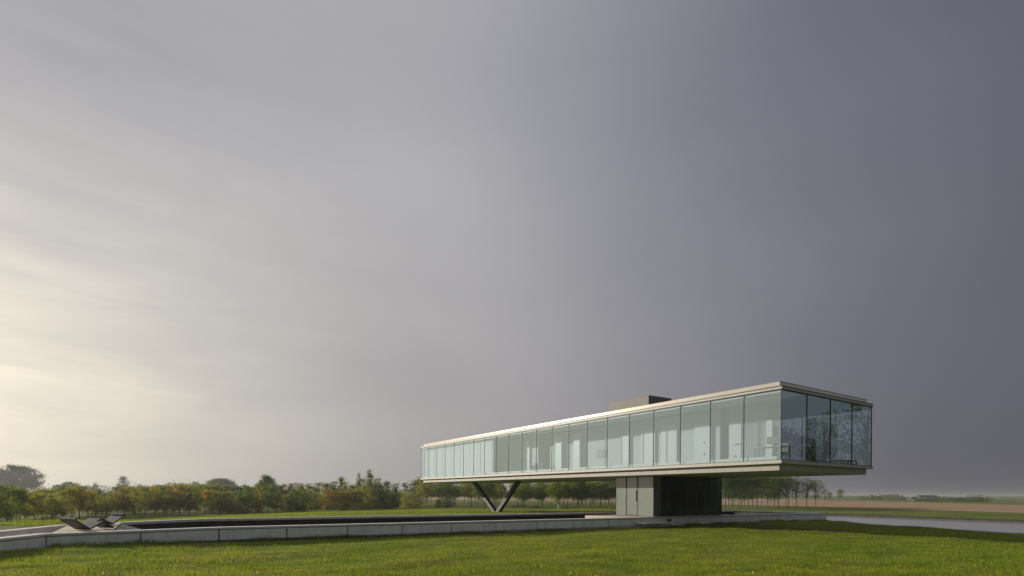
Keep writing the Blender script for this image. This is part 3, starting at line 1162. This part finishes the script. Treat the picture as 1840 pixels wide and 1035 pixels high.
def tree_proto(seed, height, width, clear, leaves, lsize, shape='round', limbs=10, trunk=.09, clump=.5, nclump=60, side=5, spread=1.0):
    """returns (trunk mesh, crown mesh); the tree stands on its base, in metres"""
    rs = np.random.RandomState(seed)
    rr = random.Random(seed)
    cz = (clear + height) / 2
    hh = (height - clear) / 2
    centres = []
    while len(centres) < nclump:
        p = rs.uniform(-1, 1, 3)
        rad = math.hypot(p[0], p[1])
        if shape == 'round':
            ok = (rad ** 2 + p[2] ** 2) < 1 and (rad ** 2 + p[2] ** 2) > .10
        elif shape == 'egg':
            k = 1 - .45 * (p[2] + .3)
            ok = rad < min(1, k) and rad ** 2 + p[2] ** 2 < 1.15
        elif shape == 'spire':
            ok = rad < .85 * (1 - max(0, p[2] + .3) / 1.3) + .10
        elif shape == 'cone':
            ok = rad < .95 * (1 - (p[2] + 1) / 2) ** .65 + .04
        elif shape == 'vase':
            ok = rad < .45 + .55 * (p[2] + 1) / 2 and rad ** 2 * .6 + max(0, p[2]) ** 2 < 1
        else:                                   # bush to the ground
            ok = rad ** 2 + max(0, p[2]) ** 2 < 1
        if ok:
            centres.append((p[0] * width / 2, p[1] * width / 2, cz + p[2] * hh))
    if shape in ('spire', 'cone'):              # foliage along the leader
        for i in range(nclump // 8):
            k = rr.uniform(.7, 1.0)
            centres.append((rr.uniform(-.06, .06) * width, rr.uniform(-.06, .06) * width, height * k))
    # ragged shoots on the outline
    for i in range(0 if shape in ('spire', 'cone') else max(2, nclump // 20)):
        an = rr.uniform(0, 6.28)
        r0 = rr.uniform(0, .2) * width
        centres.append((math.cos(an) * r0, math.sin(an) * r0, height * rr.uniform(.90, 1.0)))
    centres = np.array(centres)
    which = rs.randint(0, len(centres), leaves)
    wgt = rs.uniform(.5, 1.4, len(centres))[which][:, None]
    Cc = centres[which] + rs.normal(size=(leaves, 3)) * clump * wgt * np.array([1, 1, .75])
    Cc[:, 2] = np.maximum(Cc[:, 2], .12)
    crown = leaf_mesh('crown', Cc, lsize, rs)
    vs_, fs_ = [], []
    top = height * .9
    lean = (rr.uniform(-.03, .03) * height, rr.uniform(-.03, .03) * height)
    path = [(0, 0, -.35), (0, 0, 0), (lean[0] * .3, lean[1] * .3, clear * .9), (lean[0], lean[1], cz), (lean[0] * 1.2, lean[1] * .6, top)]
    tube_bm(vs_, fs_, path, [trunk * 1.35, trunk * 1.2, trunk * .9, trunk * .5, trunk * .1], side + 1)
    order = list(range(len(centres)))
    rr.shuffle(order)
    for i in order[:limbs]:
        c = Vector(centres[i])
        z0 = min(max(clear * .85, c.z - width * rr.uniform(.25, .6)), top * .9)
        k = (z0 / top)
        st = Vector((lean[0] * k, lean[1] * k, z0))
        mid = st.lerp(c, .5) + Vector((rr.uniform(-.1, .1), rr.uniform(-.1, .1), rr.uniform(.0, .15))) * width * .3
        tube_bm(vs_, fs_, [st, mid, c], [trunk * .42, trunk * .24, trunk * .06], side - 1)
    return mesh('trunk', vs_, fs_), crown


def plant(name, label, cat, protos, x, y, z, sx, sz, rz, leaf, bark='bark', group=None):
    tm, cm = protos
    root = empty(name, (x, y, z), rz)
    root.scale = (sx, sx, sz)
    tag(root, label, cat, group)
    for nm, me_, m_ in (('trunk', tm, M[bark]), ('crown', cm, M[leaf])):
        o = bpy.data.objects.new(nm, me_)
        col.objects.link(o)
        if not me_.materials:
            me_.materials.append(m_)
        o.material_slots[0].link = 'OBJECT'
        o.material_slots[0].material = m_
        o.parent = root
    return root


P = {}
P['belt'] = [tree_proto(10 + i, 4.2, 3.2, (.9, .6, 1.2)[i % 3], 3400, .085, ('round', 'egg', 'vase')[i % 3], 16, .07, (.34, .30, .26)[i % 3], (50, 38, 44)[i % 3]) for i in range(9)]
P['bushy'] = [tree_proto(20 + i, 3.8, 3.4, .15, 3600, .085, ('bush', 'egg')[i % 2], 12, .06, .32, (60, 40)[i % 2]) for i in range(6)]
P['wispy'] = [tree_proto(30 + i, 6.0, 2.6, .3, 3600, .095, 'spire', 12, .06, .30, 70) for i in range(4)]
P['conifer'] = [tree_proto(40 + i, 8.0, 5.5, .5, 6500, .13, 'cone', 14, .12, .40, 110) for i in range(2)]
P['dome'] = [tree_proto(50 + i, 8.0, 8.5, 1.2, 16000, .16, 'round', 20, .18, .46, 170) for i in range(3)]
P['grove'] = [tree_proto(60 + i, 6.6, 5.4, 2.2, 4600, .13, 'egg', 12, .09, .48, 70) for i in range(5)]
P['row'] = [tree_proto(70 + i, 8.2, 6.4, 2.5, 3400, .14, 'vase', 26, .09, .50, 70) for i in range(5)]
P['thin'] = [tree_proto(80 + i, 8.4, 6.6, 2.9, 1400, .14, 'vase', 44, .09, .46, 70) for i in range(3)]
P['airy'] = [tree_proto(100 + i, 12.0, 8.0, 1.2, 3600, .13, 'egg', 60, .26, .42, 90) for i in range(3)]
P['large'] = [tree_proto(90 + i, 12.0, 9.0, 1.6, 6500, .14, 'egg', 40, .20, .50, 110) for i in range(3)]

rng = random.Random(11)
ORD = ['first', 'second', 'third', 'fourth', 'fifth', 'sixth', 'seventh', 'eighth', 'ninth', 'tenth', 'eleventh', 'twelfth', 'thirteenth', 'fourteenth', 'fifteenth',
       'sixteenth', 'seventeenth', 'eighteenth', 'nineteenth', 'twentieth', 'twenty-first', 'twenty-second', 'twenty-third', 'twenty-fourth', 'twenty-fifth', 'twenty-sixth']
LOOK = {'lf_dark': 'dark green', 'lf_mid': 'mid green', 'lf_olive': 'olive green', 'lf_orange': 'orange-brown', 'lf_yellow': 'yellow-leaved', 'lf_brown': 'rusty brown', 'lf_grey': 'grey-green', 'lf_needle': 'blue-green'}


def interp(x, pts):
    return float(np.interp(x, [p[0] for p in pts], [p[1] for p in pts]))


BASE = [(-60, 948), (0, 945), (58, 940.5), (110, 936.5), (180, 931), (216, 928.5), (280, 926.2), (380, 924), (470, 922), (560, 919.6), (650, 916.6), (760, 913)]
TOP = [(-60, 872), (0, 874), (20, 878), (50, 888), (75, 890), (100, 892), (120, 886), (150, 881), (185, 892), (215, 884), (250, 878), (300, 880), (320, 876), (345, 884), (370, 880), (400, 884), (430, 886), (460, 876),
       (490, 878), (520, 882), (560, 880), (600, 876), (640, 878), (680, 874), (700, 884), (760, 870)]
front = []
x = -40.0
while x < 706:
    front.append(x)
    x += rng.uniform(13, 20)
kinds = ['lf_mid', 'lf_olive', 'lf_olive', 'lf_mid', 'lf_dark', 'lf_olive', 'lf_olive', 'lf_dark', 'lf_brown', 'lf_mid', 'lf_olive', 'lf_mid']
hints = {20: 'lf_mid', 100: 'lf_olive', 112: 'lf_olive', 140: 'lf_orange', 155: 'lf_brown', 215: 'lf_brown', 285: 'lf_yellow', 300: 'lf_mid', 330: 'lf_brown', 365: 'lf_yellow', 395: 'lf_olive', 430: 'lf_dark', 445: 'lf_dark', 470: 'lf_yellow', 505: 'lf_brown', 520: 'lf_olive', 590: 'lf_orange', 605: 'lf_brown', 640: 'lf_brown', 665: 'lf_olive', 690: 'lf_grey'}
items = []
for i, px in enumerate(front):
    hk = min(hints, key=lambda q: abs(q - px))
    leaf = hints[hk] if abs(hk - px) < 9 else kinds[(i * 5) % len(kinds)]
    by = interp(px, BASE) + rng.uniform(-.6, .2)
    items.append((px, by, interp(px, TOP) + rng.uniform(-7, 9), leaf))
# the belt's front row
cnt = {}
rows_all = []
for px, by, ty, leaf in items:
    gx, gy = ground_at(px, by, GZ + .02)
    gy2 = gy + rng.uniform(0, 2.5)
    gx *= gy2 / gy
    h = (by - ty) / F * gy2
    bush = px > 400 and rng.random() < .65
    pr = rng.choice(P['bushy'] if bush else P['belt'])
    base_h, base_w = (3.8, 3.4) if bush else (4.2, 3.2)
    w = rng.uniform(24, 44) / F * gy2
    rows_all.append(('belt_tree', px, gx, gy2, w / base_w, h / base_h, leaf, pr, 'front row of the tree belt'))
# the belt's second row: taller, darker
x = -50.0
TOP2 = [(-60, 872), (0, 876), (60, 882), (85, 880), (105, 874), (150, 876), (175, 878), (200, 880), (240, 873), (275, 874), (300, 870), (330, 867), (360, 868), (385, 872), (420, 870), (450, 874), (475, 866), (500, 868), (520, 869), (560, 869), (600, 866), (612, 860),
        (630, 868), (645, 853), (655, 866), (665, 849), (680, 860), (700, 864), (720, 864), (760, 862)]
while x < 756:
    px = x
    x += rng.uniform(12, 19)
    by = interp(px, BASE)
    gx, gy = ground_at(px, by, GZ)
    k = rng.uniform(1.10, 1.3)
    gx, gy = gx * k, gy * k
    by2 = Y0 + (px - 920) * sr + F * (HC - GZ) / gy
    ty = interp(px, TOP2) + rng.uniform(-1, 5)
    h = (by2 - ty) / F * gy
    wisp = 520 < px < 760
    pr = rng.choice(P['wispy'] if wisp else P['belt'])
    bh, bw = (6.0, 2.6) if wisp else (4.2, 3.2)
    w = rng.uniform(32, 46) / F * gy
    rows_all.append(('belt_tree', px, gx, gy, w / bw, h / bh, rng.choice(['lf_dark', 'lf_mid', 'lf_grey', 'lf_mid', 'lf_olive', 'lf_brown'] if px < 560 else ['lf_grey', 'lf_mid', 'lf_dark', 'lf_grey']), pr, 'rear row of the tree belt'))
rows_all.sort(key=lambda r: r[1])
for nm, px, gx, gy, sx, sz, leaf, pr, rowname in rows_all:
    key = (leaf, rowname)
    cnt[key] = cnt.get(key, 0) + 1
    lab = '%s %s tree from the left in the %s' % (ORD[cnt[key] - 1], LOOK[leaf], rowname)
    plant(nm, lab, 'tree', pr, gx, gy, zat(gx, gy) if rowname.startswith('front') else GZ, sx, sz, rng.uniform(0, 6.28), leaf, group='trees of the belt left of the house')

# single trees that stand out behind the belt
heroes = [
    (28, 345, 839, 74, 'dome', 0, 'lf_needle', 'broad hazy dome-shaped tree at the far left edge', 'round_tree'),
    (-8, 379, 842, 50, 'dome', 1, 'lf_needle', 'hazy round tree cut by the left edge of the picture', 'round_tree'),
    (122, 322, 867, 40, 'dome', 1, 'lf_grey', 'flat-topped hazy tree behind the loungers', 'round_tree'),
    (172, 345, 868, 22, 'conifer', 0, 'lf_needle', 'small hazy pointed conifer left of the tall one', 'conifer'),
    (222, 310, 857, 34, 'conifer', 1, 'lf_needle', 'tallest blue-green conifer rising over the belt', 'conifer'),
    (396, 299, 861, 52, 'dome', 2, 'lf_dark', 'wide dark round tree rising over the belt middle', 'round_tree'),
    (478, 125, 857, 36, 'dome', 0, 'lf_dark', 'dark round tree rising above the yellow one', 'round_tree'),
    (418, 345, 866, 18, 'wispy', 0, 'lf_grey', 'slim grey-green tree beside the wide dark one', 'slim_tree'),
    (352, 333, 866, 30, 'wispy', 1, 'lf_grey', 'loose grey-green tree with an airy top', 'slim_tree'),
    (300, 345, 870, 26, 'wispy', 2, 'lf_grey', 'slim airy tree halfway along the belt', 'slim_tree'),
    (612, 112, 856, 20, 'wispy', 3, 'lf_grey', 'tall thin tree, left of the two spires near the house', 'slim_tree'),
    (645, 112, 852, 16, 'wispy', 0, 'lf_grey', 'thin spire-like tree, middle one near the house', 'slim_tree'),
    (665, 110, 846, 26, 'wispy', 1, 'lf_grey', 'tallest spire-like tree of the belt near the house', 'slim_tree'),
]
dims = {'dome': (8.0, 8.5), 'conifer': (8.0, 5.5), 'wispy': (6.0, 2.6)}
for px, d, ty, wpx, pk, idx, leaf, lab, nm in heroes:
    hx, hy, hz = depth_at(px, ty, d)
    h = hz - GZ
    bh, bw = dims[pk]
    plant(nm, lab, 'tree', P[pk][idx], hx, hy, GZ, wpx / F * d / bw, h / bh, rng.uniform(0, 6.28), leaf)

# young grove behind the V-shaped column: trees on a planted grid
cells = []
for r_, d in enumerate((116, 127, 139, 152, 168, 186)):
    xx = 745 + (r_ * 13) % 30
    while xx < 1112:
        px = xx + rng.uniform(-5, 5)
        xx += 5.6 / d * F * rng.uniform(.85, 1.15)
        if 905 < px < 930 or (950 < px < 966) or (r_ < 2 and px < 840) or (r_ == 0 and 875 < px < 980):
            continue
        cells.append((px, d + rng.uniform(-2, 2), r_))
cells.append((942, 118, 0))
cells.sort()
gc = {}
for px, d, r_ in cells:
    gx = (px - 920) / F * d
    gc[r_] = gc.get(r_, 0) + 1
    k = gc[r_]
    lab = '%s young tree from the left in the %s row of the grove behind the column' % (ORD[k - 1], ORD[r_])
    guard = r_ == 0 and px > 970
    leaf = rng.choice(['lf_olive', 'lf_mid', 'lf_olive', 'lf_mid', 'lf_dark'] if px < 1020 else ['lf_mid', 'lf_grey', 'lf_mid', 'lf_dark'])
    s_ = rng.uniform(.9, 1.12)
    t_root = plant('grove_tree', lab, 'tree', rng.choice(P['grove']), gx, d, GZ, s_, s_ * rng.uniform(.95, 1.05), rng.uniform(0, 6.28), leaf, group='young trees of the grove')
    if guard:
        vs_, fs_ = [], []
        tube_bm(vs_, fs_, [(0, 0, 0), (0, 0, .95)], [.16, .15], 8)
        link('trunk_guard', mesh('trunk_guard', vs_, fs_), M['guard'], t_root)
# row to the right of the entrance block
trunks = [(1303, 0), (1308.8, 1), (1315, 0), (1319, 1), (1328, 1), (1332.5, 0), (1338.5, 1), (1345, 0), (1352, 1), (1360.4, 0), (1368.8, 1), (1380, 0), (1391.6, 1), (1399, 0), (1412.4, 1), (1417, 0), (1431, 0), (1449.5, 0), (1466, 0)]
for i, (px, far) in enumerate(trunks):
    d = (128 + (px - 1300) * .16) if not far else (148 + (px - 1300) * .1)
    gx = (px - 920) / F * d
    late = px > 1410
    lab = '%s slim tree from the entrance block in the avenue right of it' % ORD[i]
    s_ = rng.uniform(.92, 1.05) * (1.0 if px < 1440 else .97)
    plant('avenue_tree', lab, 'tree', rng.choice(P['thin'] if late else P['row']), gx, d, GZ, s_, s_, rng.uniform(0, 6.28), rng.choice(['lf_dark', 'lf_dark', 'lf_bare', 'lf_dark']), group='slim trees of the avenue')

# shrubs at the belt's right-hand end and under the house
for px, py, h, w, leaf, lab in ((735, 913.5, 3.2, 4.2, 'lf_olive', 'loose olive shrub at the right end of the belt'), (748, 912.5, 2.4, 2.0, 'lf_yellow', 'small yellowish shrub below the house corner'),
                                (803, 912, 2.7, 4.4, 'lf_dark', 'rounded dark shrub left of the V-shaped column'), (787, 912.5, 1.8, 2.2, 'lf_mid', 'small green shrub beside the rounded dark one'),
                                (700, 914.5, 3.4, 4.0, 'lf_dark', 'dark bushy shrub closing the belt near the house')):
    gx, gy = ground_at(px, py, GZ)
    plant('shrub', lab, 'shrub', rng.choice(P['bushy']), gx, gy, GZ, w / 3.4, h / 3.8, rng.uniform(0, 6), leaf)

# big trees across the water to the right, seen mirrored in the short glass front
for i, (gx, gy, sc, leaf, pk, lab) in enumerate(((46.5, 36.0, 1.08, 'lf_dark', 'airy', 'large airy tree right of the picture, nearest the water'), (54, 33.4, 1.02, 'lf_dark', 'airy', 'second airy tree right of the picture, behind the nearest'),
                                    (56, 29.4, .92, 'lf_deep', 'large', 'dense dark tree right of the picture'), (59, 31.2, .86, 'lf_deep', 'large', 'darkest dense tree right of the picture, beside the first dense one'), (70, 34, .66, 'lf_dark', 'large', 'lower dark tree farthest right of the picture'))):
    plant('bank_tree', lab, 'tree', P[pk][i % 3], gx, gy, GZ, sc, sc, i * 1.3, leaf)

# ------------------------------------------------------------------ far distance
# two lone trees in the haze
for px, d, ty, wpx, lab in ((1509, 300, 880, 12, 'lone hazy tree with an umbrella crown on the horizon'), (1491, 280, 885, 9, 'smaller hazy tree just right of the avenue'), (1483, 200, 880, 9, 'thin hazy tree at the end of the avenue')):
    hx, hy, hz = depth_at(px, ty, d)
    plant('lone_tree', lab, 'tree', P['row'][0] if d > 250 else P['thin'][0], hx, hy, GZ, wpx / F * d / 5.4, (hz - GZ) / 8.2, px, 'lf_grey')


def wood(name, label, segs, seed, dens=9):
    """far-off wood: one mass of leaf faces on a lumpy outline"""
    rs = np.random.RandomState(seed)
    C_ = []
    for px0, px1, d, ty in segs:
        a = (px0 - 920) / F * d
        b = (px1 - 920) / F * d
        h = depth_at((px0 + px1) / 2, ty, d)[2] - GZ
        m_ = int((b - a) * h * dens)
        xx = rs.uniform(a, b, m_)
        lump = h * (.86 + .12 * np.sin(xx * .35 + seed) + .08 * np.sin(xx * 1.1))
        zz = GZ + rs.uniform(0, 1, m_) ** .8 * lump
        yy = d + rs.uniform(-5, 5, m_)
        C_.append(np.column_stack([xx, yy, zz]))
    o = link(name, leaf_mesh(name, np.vstack(C_), .42, rs, .8), M['lf_grey'])
    return tag(o, label, 'wood', kind='stuff')


wood('distant_wood', 'low hazy wood on the horizon right of the house', [(1543, 1562, 430, 890), (1560, 1590, 430, 888.5), (1585, 1602, 420, 887), (1600, 1618, 430, 887.5), (1618, 1640, 430, 893)], 3)
wood('distant_wood', 'long dark hedge-like wood by the far farm', [(1640, 1700, 330, 894), (1690, 1775, 315, 892.5), (1748, 1762, 315, 889.5)], 7)
wood('distant_wood', 'pale tree line along the whole far horizon', [(1300, 1545, 620, 889), (1775, 2100, 900, 892), (-200, 700, 420, 872), (700, 1110, 520, 881)], 12, 3)


def farm(px, py, d, w, dp, h, roof, label, wallc, roofc):
    gx = (px - 920) / F * d
    root = empty('farm_building', (gx, d, GZ), R(8))
    tag(root, label, 'building')
    bx = box('wall', (-w / 2, -dp / 2, 0), (w / 2, dp / 2, h), wallc, root)
    pts = [(-w / 2 - .4, -dp / 2 - .4, h), (w / 2 + .4, -dp / 2 - .4, h), (w / 2 + .4, dp / 2 + .4, h), (-w / 2 - .4, dp / 2 + .4, h), (-w / 2 + .6, 0, h + roof), (w / 2 - .6, 0, h + roof)]
    link('roof', mesh('roof', pts, [(0, 1, 5, 4), (2, 3, 4, 5), (1, 2, 5), (3, 0, 4), (0, 3, 2, 1)]), roofc, root)
    box('door', (-1.2, -dp / 2 - .06, 0), (1.2, -dp / 2 - .003, h * .8), M['dark_metal'], root)


wc = flat('farm_wall', (.09, .095, .10), rough=.8)
rc = flat('farm_roof', (.075, .085, .095), rough=.7)
rw = flat('farm_roof_pale', (.13, .135, .145), rough=.6)
farm(1642, 896, 340, 5, 5, 1.5, 1.2, 'small pale farm building on the horizon, left of the white-roofed one', wc, rc)
farm(1689, 896, 345, 8, 7, 1.2, 1.4, 'farm building with a white roof at the left end of the hedge', wc, rw)
farm(1664, 896, 345, 14, 7, 2.2, 1.6, 'grey-roofed farm building between the two paler ones', rc, rc)

# low heaps of soil on the far lawn behind the column
for px, py, w, lab in ((931, 910.5, 4.6, 'longer low heap of brown soil behind the column'), (962, 911.5, 1.6, 'small low heap of brown soil beside the longer one')):
    gx, gy = ground_at(px, py, GZ)
    bm = bmesh.new()
    bmesh.ops.create_icosphere(bm, subdivisions=3, radius=1.0)
    rh = random.Random(px)
    for v in bm.verts:
        v.co = Vector((v.co.x * w / 2 * (1 + rh.uniform(-.08, .08)), v.co.y * 1.1, max(v.co.z, -.3) * .42 * (1 + rh.uniform(-.25, .25))))
    me = bpy.data.meshes.new('soil_heap')
    bm.to_mesh(me)
    bm.free()
    o = link('soil_heap', me, M['heap'], smooth=True)
    o.location = (gx, gy, GZ)
    tag(o, lab, 'soil heap')

# ------------------------------------------------------------------ grass and flowers
rs = np.random.RandomState(4)


def lawn_points(n, ymin, ymax, wmax):
    """random points over the lawn in front of the pool, denser near by"""
    yy = ymin * (ymax / ymin) ** rs.uniform(0, 1, n)
    xx = rs.uniform(-1, 1, n) * (yy * 1.06 + 3)
    qx, qy = xx - CX, yy - CY
    s, nn = qx * cu + qy * su, -qx * su + qy * cu
    wl_ = np.where(s < -23, np.where(s < -28.32, 9.55 + (s + 28.32) * 2.07, 9.55 + (s + 28.32) * .2256), WALLN(s))
    k = (nn < wl_ - .02) | (s > 21.9)
    k &= ~((s > 0) & (s < 3) & (nn > WALLN(s) - .95))
    P2 = np.column_stack([xx, yy])[k]
    z = terrain(P2)
    k2 = z > WZ - .02
    return P2[k2], z[k2]


def blades(name, P2, z, hmin, hmax, wid, material, label):
    n = len(P2)
    an = rs.uniform(0, 2 * np.pi, n)
    h = rs.uniform(hmin, hmax, n)
    # tufts: clumps of longer and shorter grass
    h *= .45 + 1.0 * (np.sin(P2[:, 0] * 2.1 + 1.7 * np.sin(P2[:, 1] * .9)) * np.sin(P2[:, 1] * 1.6 + .7 * np.sin(P2[:, 0] * 1.3)) * .5 + .5)
    w = wid * rs.uniform(.6, 1.4, n)
    lean = rs.normal(size=(n, 2)) * h[:, None] * .55
    dx, dy = np.cos(an) * w, np.sin(an) * w
    b0 = np.column_stack([P2[:, 0] - dx, P2[:, 1] - dy, z - .01])
    b1 = np.column_stack([P2[:, 0] + dx, P2[:, 1] + dy, z - .01])
    t = np.column_stack([P2[:, 0] + lean[:, 0], P2[:, 1] + lean[:, 1], z + h])
    v = np.stack([b0, b1, t], 1).reshape(-1, 3)
    o = link(name, np_mesh(name, v, np.arange(3 * n).reshape(n, 3)), material)
    return tag(o, label, 'grass', kind='stuff')


P2, z = lawn_points(620000, 9.0, 50.0, 1)
blades('grass', P2, z, .03, .10, .007, M['blade'], 'short green grass of the foreground lawn')
m_ = 330000
yy = 24.0 * (125 / 24.0) ** rs.uniform(0, 1, m_)
xx = rs.uniform(-1.1, .30, m_) * yy
qx, qy = xx - CX, yy - CY
ss, nn = qx * cu + qy * su, -qx * su + qy * cu
keep = (nn > np.where(ss < -23, 15.4 + (ss + 28.4) * .75, WALLN(ss) + 8.35) + .5) & (ss > -45)
PB = np.column_stack([xx, yy])[keep]
zb_ = terrain(PB)
keep = zb_ > GZ - .02
blades('back_grass', PB[keep], zb_[keep], .05, .12, .014, M['blade'], 'short green grass of the lawn behind the pool')
P2, z = lawn_points(8000, 9.0, 50.0, 1)
blades('dry_grass', P2, z, .05, .13, .005, M['blade_dry'], 'scattered pale dry stalks in the foreground lawn')
# rougher grass along the foot of the wall and the water's edge
m_ = 26000
ss = rs.uniform(-28.2, 21.4, m_)
nn = np.where(ss < -23, 9.55 + (ss + 28.32) * .2256, WALLN(ss)) - .03 - np.abs(rs.normal(size=m_)) * .16
keep = ~((ss > -.1) & (ss < 3.1))
keep &= rs.uniform(size=m_) < (.25 + .75 * (np.sin(ss * 1.3) * np.sin(ss * .37 + 1) > -.1))
PW2 = np.column_stack([CX + cu * ss - su * nn, CY + su * ss + cu * nn])[keep]
blades('edge_grass', PW2, terrain(PW2), .05, .20, .008, M['blade'], 'taller ragged grass along the foot of the pool wall')

# white wildflowers dotted over the lawn
stem_v, stem_f = [], []
tube_bm(stem_v, stem_f, [(0, 0, -.02), (0, 0, .10)], [.004, .003], 4)
stem_me = mesh('stem', stem_v, stem_f)
fv, ff = [], []
for k in range(9):
    a = k * 2 * math.pi / 9
    b = len(fv)
    for rr_, da in ((.006, -.2), (.032, -.26), (.036, 0), (.032, .26), (.006, .2)):
        fv.append((rr_ * math.cos(a + da), rr_ * math.sin(a + da), .105 + rr_ * .45))
    ff.append(tuple(range(b, b + 5)))
head_me = mesh('petals', fv, ff)
bm = bmesh.new()
bmesh.ops.create_uvsphere(bm, u_segments=8, v_segments=5, radius=.011)
for v in bm.verts:
    v.co.z = v.co.z * .6 + .11
cen_me = bpy.data.meshes.new('flower_centre')
bm.to_mesh(cen_me)
bm.free()
for i, (px, py) in enumerate(((580, 980), (510, 976), (1350, 956), (1365, 955), (1380, 954), (1468, 956), (1460, 986), (991, 994), (1241, 971), (1320, 1033), (1288, 1016), (1665, 963), (846, 954), (860, 953), (908, 952), (736, 970))):
    gx, gy = ground_at(px, py, -.58)
    root = empty('wildflower', (gx, gy, zat(gx, gy)), i)
    k = 1.0 + .25 * (i % 3)
    root.scale = (k, k, k)
    tag(root, 'small white wildflower standing in the foreground lawn', 'flower', 'white wildflowers dotted over the lawn')
    for nm, me_, m2 in (('stem', stem_me, M['blade']), ('petals', head_me, M['petal']), ('flower_centre', cen_me, M['petal_centre'])):
        link(nm, me_, m2, root)
# fallen leaves
P2, z = lawn_points(320, 10.0, 45.0, 1)
o = link('fallen_leaves', leaf_mesh('fallen_leaves', np.column_stack([P2, z + .045]), .03, rs, .7), M['dry_leaf'])
tag(o, 'pale fallen leaves scattered on the lawn', 'leaves', kind='stuff')

# ------------------------------------------------------------------ haze
hz_bm = bmesh.new()
box_bm(hz_bm, (-9500, -9500, -4.0), (9500, 9500, 13.5))
me = bpy.data.meshes.new('haze')
hz_bm.to_mesh(me)
hz_bm.free()
m, nt, out = mat('haze')
pv = N(nt, 'ShaderNodeVolumePrincipled')
pv.inputs['Color'].default_value = (.60, .62, .66, 1)
pv.inputs['Density'].default_value = .00045
pv.inputs['Anisotropy'].default_value = .35
nt.links.new(pv.outputs[0], out.inputs['Volume'])
haze = link('haze', me, m)
tag(haze, kind='stuff')
haze['label'] = 'thin pale haze lying over the fields'
haze['category'] = 'haze'
